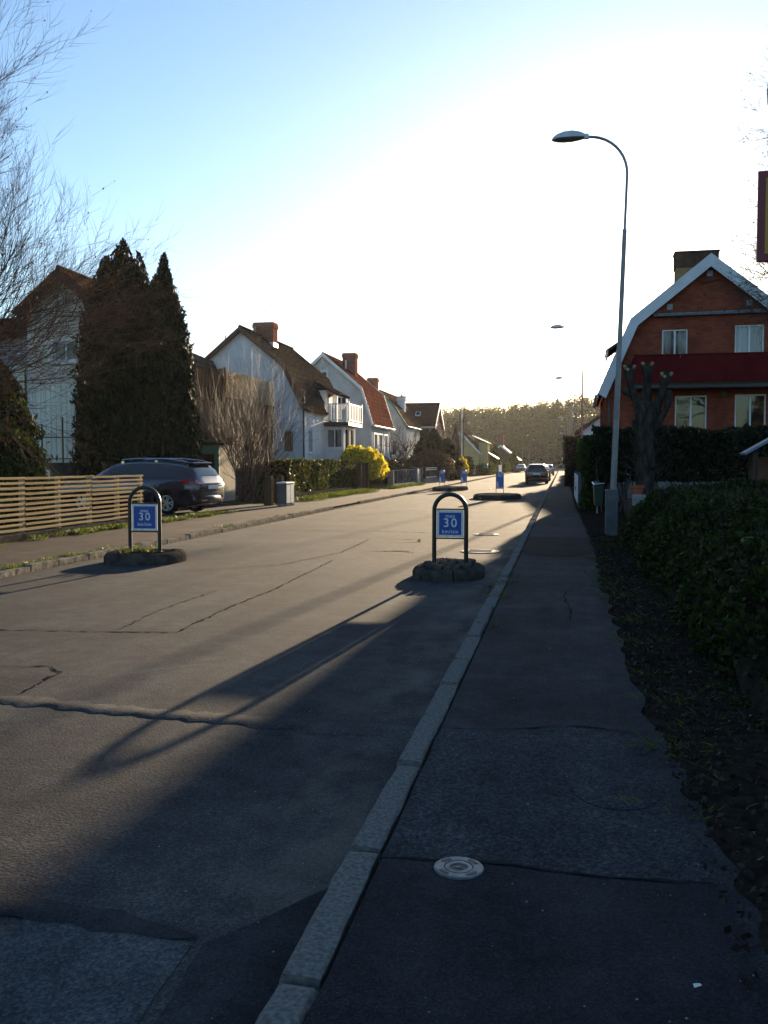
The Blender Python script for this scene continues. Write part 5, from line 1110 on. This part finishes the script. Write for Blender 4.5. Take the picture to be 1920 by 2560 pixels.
# trees and gardens behind the camera, seen only mirrored in the windows
rng = np.random.default_rng(95); n = 15000; P = np.stack([rng.uniform(-45, 70, n), rng.uniform(-62, -42, n), rng.random(n) ** 1.1 * 1.0], 1)
P[:, 2] = .2 + P[:, 2] * (8 + 3.5 * np.sin(P[:, 0] * .31) + 2 * np.sin(P[:, 0] * .83 + 1))
tag(link('rear_woodland', leaf_mesh('rear_woodland', P, .8, rng, 1.4), M['leaf_pale']), 'budding trees behind the viewer mirrored in the brick house windows', 'wood', kind='stuff')

# ------------------------------------------------------------ cars
def car(name, loc, rz, label, paint, L=4.75, W=1.86, Hh=1.5, detail=True, group=None):
    root = empty(name, loc, rz, label, 'car', group); k = L / 4.75; kh = Hh / 1.5
    X_ = np.array([-2.375, -2.34, -2.27, -2.15, -1.98, -1.8, -1.3, -.5, .05, .35, .65, .95, 1.2, 1.35, 1.8, 2.1, 2.27, 2.34, 2.375])
    lo = np.array([.46, .38, .31, .27, .24, .22, .2, .2, .2, .2, .2, .2, .2, .2, .21, .23, .27, .33, .42])
    bl = np.array([.74, .84, .95, .98, .99, .985, .975, .96, .95, .945, .94, .935, .93, .92, .86, .78, .68, .6, .54])
    tp = np.array([.78, .90, 1.03, 1.22, 1.37, 1.44, 1.495, 1.515, 1.49, 1.45, 1.35, 1.18, 1.03, .985, .92, .84, .74, .65, .58])
    wm = np.array([.68, .80, .87, .905, .92, .925, .93, .93, .93, .93, .93, .93, .925, .925, .915, .89, .83, .74, .62])
    wt = np.array([.60, .70, .72, .68, .64, .63, .63, .635, .635, .635, .645, .69, .76, .79, .78, .74, .68, .6, .5])
    xs = np.unique(np.concatenate([X_, np.linspace(-2.2, 2.2, 45)]))
    f = lambda a: np.interp(xs, X_, a)
    def sm(a):
        for _ in range(1): a = np.concatenate([[a[0]], (a[:-2] + 2 * a[1:-1] + a[2:]) / 4, [a[-1]]])
        return a
    LO, BL, TP, WM, WT = [sm(f(a)) for a in (lo, bl, tp, wm, wt)]
    def ring(i):
        lo_, bl_, tp_, wm_, wt_ = LO[i], BL[i], TP[i], WM[i], WT[i]; mid = lo_ + (bl_ - lo_) * .55
        h = [(0, lo_), (wm_ * .75, lo_), (wm_ * .95, lo_ + .04), (wm_ * .985, lo_ + .16), (wm_, mid), (wm_ * .985, bl_ - .06), (wm_ * .955, bl_)]
        if tp_ - bl_ > .12: h += [(wm_ * .955 + (wt_ - wm_ * .955) * .5, bl_ + (tp_ - bl_) * .42), (wt_ + .015, tp_ - .085), (wt_ - .05, tp_ - .03), (wt_ * .6, tp_ - .005), (0, tp_)]
        else: h += [(wm_ * .93, bl_ + (tp_ - bl_) * .25), (wm_ * .88, bl_ + (tp_ - bl_) * .55), (wm_ * .78, bl_ + (tp_ - bl_) * .8), (wm_ * .45, tp_ - .006), (0, tp_)]
        return [(xs[i] * k, y * W / 1.86, z_ * kh) for y, z_ in h] + [(xs[i] * k, -y * W / 1.86, z_ * kh) for y, z_ in reversed(h[1:-1])]
    body = MB().rings([ring(i) for i in range(len(xs))]).build('body', paint, root)
    wheels = [(-1.38 * k, .0), (1.42 * k, .0)]; cut = MB()
    for wx, _ in wheels:
        for sy in (-1, 1): cut.lathe([(.385, min(sy * .68, sy * 1.2)), (.385, max(sy * .68, sy * 1.2))], (wx, 0, .335), 28, 'y')
    co = cut.build('cutter', M['plastic'], root); md = body.modifiers.new('arches', 'BOOLEAN'); md.object = co; md.operation = 'DIFFERENCE'; md.solver = 'EXACT'
    bpy.context.view_layer.update(); dg = bpy.context.evaluated_depsgraph_get(); nm = bpy.data.meshes.new_from_object(body.evaluated_get(dg)); body.modifiers.clear(); body.data = nm
    cme = co.data; bpy.data.objects.remove(co); bpy.data.meshes.remove(cme)
    nm.materials.clear(); nm.materials.append(paint); autosmooth(body, 32)
    g = lambda x, a: float(np.interp(x, xs, a))
    def side(x, t, sy, off=.006):
        w0, w1 = g(x, WM) * .955, g(x, WT) + .015; b0, t0 = g(x, BL) + .02, g(x, TP) - .085
        tt = t; y = w0 + (w1 - w0) * (tt / .42 * .5 if tt < .42 else .5 + (tt - .42) / .58 * .5) + off
        return (x * k, sy * y * W / 1.86, (b0 + (t0 - b0) * tt) * kh)
    for sy in (-1, 1):
        for (a, b, sl0, sl1) in ((-1.95, -1.22, .12, 0), (-1.16, -.28, 0, 0), (-.2, .98, 0, .2)):
            V = []; n = 12
            for i in range(n + 1):
                x = a + (b - a) * i / n; top = .96
                if sl1 and x > .2: top = max(.05, .96 - (x - .2) * .55)
                for t in (.04, top * .35, top * .7, top): V.append(side(x, t, sy, .008))
            MB().add(V, [(i * 4 + j, i * 4 + j + 1, (i + 1) * 4 + j + 1, (i + 1) * 4 + j) for i in range(n) for j in range(3)]).build('side_window', M['car_glass'], root, True)
        if detail:
            MB().tube([side(x, 1.0, sy, .012) for x in (-1.95, -1.6, -1.0, -.4, .1, .4)], .011, 6).build('window_trim', M['chrome'], root)
            rl = MB().tube([(x * k, sy * (g(x, WT) - .03) * W / 1.86, (g(x, TP) + .045) * kh) for x in (-1.9, -1.7, -1.2, -.6, 0.0, .25)], .018, 6)
            for x in (-1.88, -.9, .22): rl.box(x - .04, x + .04, sy * (g(x, WT) - .03) - .015, sy * (g(x, WT) - .03) + .015, g(x, TP) - .05, g(x, TP) + .045)
            rl.build('roof_rail', M['chrome'], root)
            for x in (-.95, .2): MB().bbox(x - .11, x + .11, min(sy * .925, sy * .955), max(sy * .925, sy * .955), .83, .86, .004).build('door_handle', M['chrome'], root)
            for x in (-1.19, -.24, .95): MB().box(x * k - .004, x * k + .004, min(sy * .91, sy * .9315), max(sy * .91, sy * .9315), .28, .9).build('door_gap', M['plastic'], root)
        MB().rings([[(.72 + dx, sy * (.93 + dy), 1.0 + dz) for dx, dz in ((-.07, -.05), (.07, -.05), (.06, .06), (-.06, .07))] for dx_, dy in ((0, 0.02), (0, .17))] if False else [[(.75 + a * .07, sy * y, 1.0 + b * .06) for a, b in ((-1, -1), (1, -.8), (.8, 1), (-1, 1))] for y in (.9, .98, 1.1)]).build('mirror', paint, root)
        # lamps
        V = [(x * k, sy * (g(x, WM) * .985 + .01) * W / 1.86, z_ * kh) for x, z_ in ((-1.82, .93), (-2.1, .82), (-2.3, .80), (-2.352, .86), (-2.28, .96), (-2.1, .965))]
        V2 = [(-2.36 * k, sy * .45 * W / 1.86, .84 * kh), (-2.30 * k, sy * .45 * W / 1.86, .93 * kh)]
        m = MB(); m.prism([(0, 0)] * 6, lambda p_: p_, lambda p_: p_) if False else m.add(V, [tuple(range(6))]); m.add([V[2], V[3], V2[0], V2[1], V[4]], [(0, 1, 2, 3, 4)]); m.build('tail_lamp', M['red_lens'], root)
        MB().add([((x) * k, sy * (g(x, WM) * .985 + .01) * W / 1.86, z_ * kh) for x, z_ in ((2.05, .68), (2.26, .62), (2.24, .52), (2.0, .57))], [(0, 1, 2, 3)]).build('head_lamp', M['chrome'], root)
        for wx, _ in wheels:
            c = (wx, sy * .79 * W / 1.86, .325); wr = empty('wheel', c); wr.parent = root; o_ = sy
            ty_ = [(.222, -.1), (.29, -.115), (.322, -.09), (.328, 0), (.322, .09), (.29, .115), (.222, .1), (.215, 0), (.222, -.1)]; MB().rings([[(r_ * math.cos(a), h_, r_ * math.sin(a)) for a in [2 * math.pi * i / 28 for i in range(28)]] for r_, h_ in ty_], cap=False).build('tyre', M['tyre'], wr, True)
            MB().rings([[(r_ * math.cos(a), h_, r_ * math.sin(a)) for a in [2 * math.pi * i / 28 for i in range(28)]] for r_, h_ in [(.224, -.1), (.224, .1), (.20, .1), (.195, .0), (.2, -.1), (.224, -.1)]], cap=False).build('rim', M['rim'], wr, True)
            MB().lathe([(.2, -.01), (.2, .01)], (0, 0, 0), 24, 'y').build('brake_disc', M['plastic'], wr)
            for i in range(10 if detail else 5):
                a = 2 * math.pi * i / (10 if detail else 5) + (.1 if i % 2 else -.1)
                Mx = Matrix.Rotation(a, 4, 'Y'); MB().box(-.016, .016, min(o_ * .075, o_ * .1), max(o_ * .075, o_ * .1), .03, .205, Mx).build('spoke', M['rim'], wr)
            MB().lathe([(.05, min(o_ * .07, o_ * .108)), (.05, max(o_ * .07, o_ * .108))], (0, 0, 0), 14, 'y').build('hub_cap', M['rim'], wr)
    # windscreen and rear window
    for nm_, (xa, xb) in (('rear_window', (-2.235, -1.98)), ('windscreen', (.42, 1.24))):
        V = []; n = 6
        for i in range(n + 1):
            x = xa + (xb - xa) * i / n; w = (g(x, WT) - .06) * W / 1.86; z_ = g(x, TP) * kh
            s_ = -.012 if nm_ == 'rear_window' else .012
            for j in range(7): y = -w + 2 * w * j / 6; V.append((x * k + s_, y, z_ + .006 - .03 * (abs(y) / w) ** 3))
        MB().add(V, [(i * 7 + j, i * 7 + j + 1, (i + 1) * 7 + j + 1, (i + 1) * 7 + j) for i in range(n) for j in range(6)]).build(nm_, M['car_glass'], root, True)
    MB().bbox(-2.06 * k, -1.8 * k, -.56, .56, 1.40 * kh, 1.445 * kh, .012).build('tailgate_spoiler', paint, root)
    MB().box(-2.40 * k, -2.34 * k, -.26, .26, .70 * kh, .81 * kh).build('number_plate', M['white'], root)
    MB().box(-2.385 * k, -2.33 * k, -.5, .5, .84 * kh, .862 * kh).build('tailgate_strip', M['chrome'], root)
    rb_ = [[((-2.39 + .16 * abs(y / .9) ** 3) * k + dx, y * W / 1.86, z_) for dx, z_ in ((.12, .30), (.02, .31), (-.015, .37), (-.015, .50), (.02, .55), (.12, .55))] for y in (-.9, -.78, -.6, -.3, 0, .3, .6, .78, .9)]
    autosmooth(MB().rings(rb_).build('rear_bumper', paint if detail else M['plastic'], root), 40)
    for sy in (-1, 1): MB().box(-2.40 * k, -2.36 * k, sy * .5 - .14, sy * .5 + .14, .38, .42).build('bumper_strip', M['chrome'] if detail else M['red_lens'], root)
    MB().box(-1.9 * k, 1.9 * k, -.66, .66, .2, .45).build('underbody', M['plastic'], root)
    return root
car('parked_car', (-13.3, 27.6, 0.112), R(173), 'navy blue estate car parked on the driveway behind the slatted fence', M['car_blue'], 4.75, 1.87, 1.54).scale = (1.08, 1.08, 1.08)
car('parked_car', (-2.02, 76.5, 0.003), R(90), 'black estate car parked against the right kerb ahead of the other parked cars', M['car_black'], 4.7, 1.84, 1.62, False)
car('parked_car', (-1.95, 87.5, 0.003), R(90), 'dark maroon car parked just beyond the black estate', M['car_red'], 4.4, 1.8, 1.48, False)
car('parked_car', (-1.9, 125, 0.003), R(90), 'small silver car parked far down the right kerb', M['car_silver'], 4.3, 1.76, 1.5, False)
car('parked_car', (-7.2, 165, 0.003), R(-90), 'dark car standing far off by the left kerb', M['car_black'], 4.4, 1.8, 1.45, False)

# ------------------------------------------------------------ street and garden furniture
cb = empty('utility_cabinet', (-10.1, 32.9, .08), R(-4), 'pale grey metal utility cabinet on the left pavement before the hedge', 'cabinet')
MB().bbox(-.18, .18, -.4, .4, .1, .86, .015).build('body', M['galv_dull'], cb); MB().bbox(-.2, .2, -.43, .43, .855, .91, .02).build('lid', M['lamp_shell'], cb); MB().box(-.185, .185, -.41, .41, -.02, .1).build('plinth', M['concrete'], cb)
for y in (-.2, .2): MB().box(.181, .19, y - .18, y + .18, .14, .82).build('door', M['lamp_shell'], cb)
def posts_gate(x, ys, h, mat, label, name='gate', w=.28, leaf=None):
    root = empty(name, (x, ys[0], .08), 0, label, 'gate')
    for y in ys: MB().bbox(-w / 2, w / 2, y - ys[0] - w / 2, y - ys[0] + w / 2, -.02, h, .02).build('gatepost', mat, root)
    if leaf and len(ys) > 1:
        n = int((ys[1] - ys[0] - w) / .14); rl = MB().box(-.03, .0, w / 2, ys[1] - ys[0] - w / 2, .25, .33).box(-.03, .0, w / 2, ys[1] - ys[0] - w / 2, h * .75, h * .75 + .08).build('gate_rail', leaf, root)
        for k in range(n): MB().box(.001, .022, w / 2 + .02 + k * .14, w / 2 + .11 + k * .14, .1, h * .92).build('gate_picket', leaf, root)
    return root
posts_gate(-10.75, (32.9, 34.2), 1.12, M['wood_dark'], 'dark wooden gate beside the grey cabinet', leaf=M['wood_dark'])
posts_gate(-11.15, (50.2, 52.2), 1.62, M['wood_dark'], 'tall dark gateposts at the end of the clipped hedge', leaf=M['wood_dark'])
posts_gate(-10.7, (57.6,), 1.1, M['concrete'], 'pale concrete gatepost before the forsythia', name='gatepost', w=.36)
posts_gate(-10.75, (68.0, 70.6), 1.25, M['post_blue'], 'pair of blue grey gateposts past the wire fence', leaf=M['galv'])
hw_ = empty('hedge_wall', (-11.3, 37, .06), 0, 'low concrete wall at the foot of the clipped hedge', 'wall'); MB().bbox(-.12, .12, 0, 13, -.05, .32, .02).build('wall', M['concrete_dark'], hw_)
wf = empty('wire_fence', (-10.8, 58.2, .08), 0, 'low wire mesh fence before the round dark bush', 'fence'); MB().bbox(-.1, .1, 0, 9.4, -.05, .22, .02).build('plinth', M['concrete'], wf)
for y in (0.2, 2.4, 4.7, 7.0, 9.2): MB().tube([(0, y, .2), (0, y, 1.15)], .025, 8).build('post', M['post_blue'], wf)
mb = MB()
for k in range(62): mb.tube([(0, .2 + k * .148, .25), (0, .2 + k * .148, 1.1)], .004, 3)
for z_ in (.3, .45, .6, .75, .9, 1.05): mb.tube([(0, .2, z_), (0, 9.2, z_)], .004, 3)
tag(mb.build('wire_mesh', M['post_blue'], wf), kind='stuff'); MB().tube([(0, .2, 1.13), (0, 9.2, 1.13)], .02, 6).build('top_rail', M['concrete'], wf)
bf = empty('board_fence', (-10.7, 72.6, .06), 0, 'brown board fence with white top rails on a stone footing', 'fence'); MB().bbox(-.15, .15, 0, 13.5, -.05, .4, .03).build('footing', M['concrete'], bf)
for y in (0.1, 3.4, 6.7, 10.0, 13.4): MB().box(-.05, .05, y - .05, y + .05, .38, 1.25).build('post', M['wood_brown'], bf)
for k in range(66): MB().box(-.03, -.012, .16 + k * .2, .34 + k * .2, .52, 1.02).build('board', M['wood_brown'], bf)
for z_ in (.45, 1.04, 1.19): MB().box(.052, .075, 0, 13.5, z_, z_ + .07).build('rail', M['trim'], bf)
fp = empty('flagpole', (-11.3, 105, .05), 0, 'white flagpole rising before the wooded hill', 'flagpole'); MB().tube([(0, 0, 0), (0, 0, 5.5), (0, 0, 10.9)], [.085, .07, .045], 10).build('pole', M['trim'], fp); MB().lathe([(.02, 10.88), (.09, 10.95), (.09, 11.02), (.01, 11.1)], n=12).build('finial', M['trim'], fp)
lp = empty('lantern_post', (-10.5, 99, .05), 0, 'dark post with hanging lantern beside the flagpole', 'lamp'); MB().tube([(0, 0, 0), (0, 0, 6.3)], .07, 8).build('post', M['wood_dark'], lp); MB().tube([(0, 0, 6.2), (.62, 0, 6.2)], .03, 6).build('bracket', M['wood_dark'], lp); MB().lathe([(.03, 5.75), (.12, 5.8), (.14, 6.0), (.05, 6.12), (.02, 6.2)], (.6, 0, 0), 10).build('lantern', M['lamp_shell'], lp)
mbx = empty('mailbox', (-9.5, 116, .05), 0, 'pale green mailbox on a post by the far hedge', 'mailbox'); MB().box(-.05, .05, -.05, .05, 0, 1.0).build('post', M['wood_dark'], mbx); MB().bbox(-.3, .3, -.22, .22, 1.0, 1.5, .03).build('box', M['green_paint'], mbx)
gt = posts_gate(-8.9, (132, 136), 1.3, M['trim'], 'white gate between the far clipped hedges', leaf=M['trim'])
# right side
bn = empty('litter_bin', (1.1, 29.3, .08), R(8), 'dark green litter bin with a lid made bright as if lit under the hedge', 'bin')
MB().rings([[(x * s_, y * s_, z_) for x, y in ((-.15, -.13), (.15, -.13), (.15, .13), (-.15, .13))] for s_, z_ in ((.72, .28), (1, .95))]).build('body', M['green_bin'], bn); MB().tube([(0, .16, 0), (0, .16, 1.0)], .03, 8).build('post', M['galv'], bn)
o = MB().bbox(-.17, .17, -.16, .16, 0, .05, .015).build('lid', M['chrome'], bn); o.location = (0, 0, .97); o.rotation_euler = (R(14), R(-8), 0)  # bright chrome stands for the light falling on the lid
pf = empty('picket_fence', (.62, 33.8, .08), 0, 'low pale picket fence along the sidewalk edge', 'fence')
for y in (0, 2.4, 4.8, 7.2, 9.6): MB().box(-.06, .06, y - .06, y + .06, 0, 1.25).build('post', M['post_blue'], pf)
for z_ in (.3, .95): MB().box(-.045, -.015, 0, 9.6, z_, z_ + .08).build('rail', M['trim'], pf)
for k in range(64): MB().box(-.07, -.047, .08 + k * .15, .16 + k * .15, .12, 1.15).build('picket', M['trim'], pf)
st_ = empty('far_gatepost', (.68, 69.6, .08), 0, 'grey gatepost beneath the raised clipped block', 'gatepost'); MB().bbox(-.16, .16, -.16, .16, 0, 1.5, .02).build('post', M['concrete'], st_); MB().bbox(-.2, .2, -.2, .2, 1.502, 1.58, .02).build('cap', M['concrete'], st_)
sl = empty('bin_shelter', (4.35, 20.4, .08), R(-6), 'small wooden shelter with pitched blue grey roof holding a blue box', 'shelter')
for x in (-.42, .62):
    for y in (-.4, .5): MB().box(x - .05, x + .05, y - .05, y + .05, 0, 1.85).build('post', M['wood_dark'], sl)
MB().slab([(-.62, -.62, 1.78), (.12, -.62, 2.22), (.12, .75, 2.22), (-.62, .75, 1.78)], -.05).build('roof_slope', M['blue_grey'], sl); MB().slab([(.12, -.62, 2.22), (.86, -.62, 1.78), (.86, .75, 1.78), (.12, .75, 2.22)], -.05).build('roof_slope', M['blue_grey'], sl)
for k in range(4): MB().slab([(.14 + k * .18, -.64, 2.28 - k * .107), (.2 + k * .18, -.64, 2.244 - k * .107), (.2 + k * .18, .76, 2.244 - k * .107), (.14 + k * .18, .76, 2.28 - k * .107)], .02).build('roof_batten', M['trim_lead'], sl)
MB().box(-.36, .56, .5, .53, .1, 1.75).build('back_board', M['wood_brown'], sl)
bb = empty('storage_box', (4.55, 20.25, .08), R(-6), 'blue plastic box with pale label under the shelter roof', 'box'); MB().bbox(-.3, .35, -.35, .35, 0, .95, .03).build('body', M['bluebox'], bb); MB().bbox(-.33, .38, -.38, .38, .952, 1.02, .02).build('lid', M['bluebox'], bb); MB().box(-.1, .02, -.356, -.35, .72, .84).build('label_plate', M['trim'], bb)
po = empty('flower_pot', (1.86, 24.0, .08), 0, 'terracotta flower pot at the foot of the pollarded tree', 'flower pot'); MB().lathe([(.10, 0), (.16, .26), (.18, .27), (.18, .33), (.14, .33), (.13, .28)], (0, 0, .72), 18).build('pot', M['terracotta'], po); MB().box(-.25, .25, -.2, .2, 0, .719).build('stand', M['wood_dark'], po)
wp = empty('white_planter', (1.80, 22.8, .08), 0, 'small white planter beside the street lamp hedge', 'planter'); MB().bbox(-.14, .16, -.12, .12, .6, .86, .01).build('trough', M['concrete'], wp); MB().box(-.1, .12, -.08, .08, 0, .599).build('stand', M['wood_dark'], wp)
sg = empty('distant_sign', (0.3, 215, .08), 0, 'small white sign on a post at the far end of the sidewalk', 'sign'); MB().tube([(0, 0, 0), (0, 0, 2.6)], .05, 6).build('post', M['galv'], sg); MB().box(-.4, .4, -.03, .03, 2.0, 2.9).build('plate', M['white'], sg)

# loose grit on sidewalk and road
rng = np.random.default_rng(99); n = 380
P = np.stack([rng.uniform(-.7, .6, n), 2.3 + rng.random(n) ** 1.6 * 16, np.full(n, .1065)], 1); n2 = 500; P2 = np.stack([-.95 - np.abs(rng.normal(size=n2)) * .6, rng.uniform(2.5, 16, n2), np.full(n2, .005)], 1)
P = np.concatenate([P, P2]); n = len(P); s_ = .0016 + .0045 * rng.random(n) ** 5; T = np.array([(1, 0, 0), (-.5, .87, 0), (-.5, -.87, 0), (0, 0, 1.0)]); V = P[:, None, :] + T[None] * s_[:, None, None] * rng.uniform(.7, 1.3, (n, 4, 1)); F = (np.arange(n)[:, None, None] * 4 + np.array([(0, 1, 3), (1, 2, 3), (2, 0, 3)])[None]).reshape(-1, 3)
tag(link('loose_grit', npmesh('loose_grit', V.reshape(-1, 3), F), M['grit']), 'scattered pale grit on the sidewalk and gutter', 'grit', kind='stuff')
lt = empty('paper_scrap', (0.42, 2.86, .1045), R(30), 'tiny crumpled scrap of pale paper on the sidewalk', 'litter'); MB().add([(-.014, -.005, 0), (.012, -.008, .004), (.016, .006, .002), (-.010, .007, .006), (.001, 0, .009)], [(0, 1, 4), (1, 2, 4), (2, 3, 4), (3, 0, 4)]).build('scrap', M['trim'], lt)

# ------------------------------------------------------------ haze
hz = MB().box(-460, 460, -25, 640, -1.2, 60).build('haze'); tag(hz, 'thin sunlit evening haze filling the street', 'haze', kind='stuff')
hm = bpy.data.materials.new('haze_air'); hm.use_nodes = True; N = hm.node_tree.nodes; L = hm.node_tree.links; N.clear()
out = N.new("ShaderNodeOutputMaterial"); vol = N.new("ShaderNodeVolumePrincipled"); vol.inputs["Color"].default_value = (0.95, 0.93, 0.88, 1); vol.inputs["Density"].default_value = 0.00009; vol.inputs["Anisotropy"].default_value = 0.4
L.new(vol.outputs[0], out.inputs["Volume"]); hz.data.materials.append(hm)
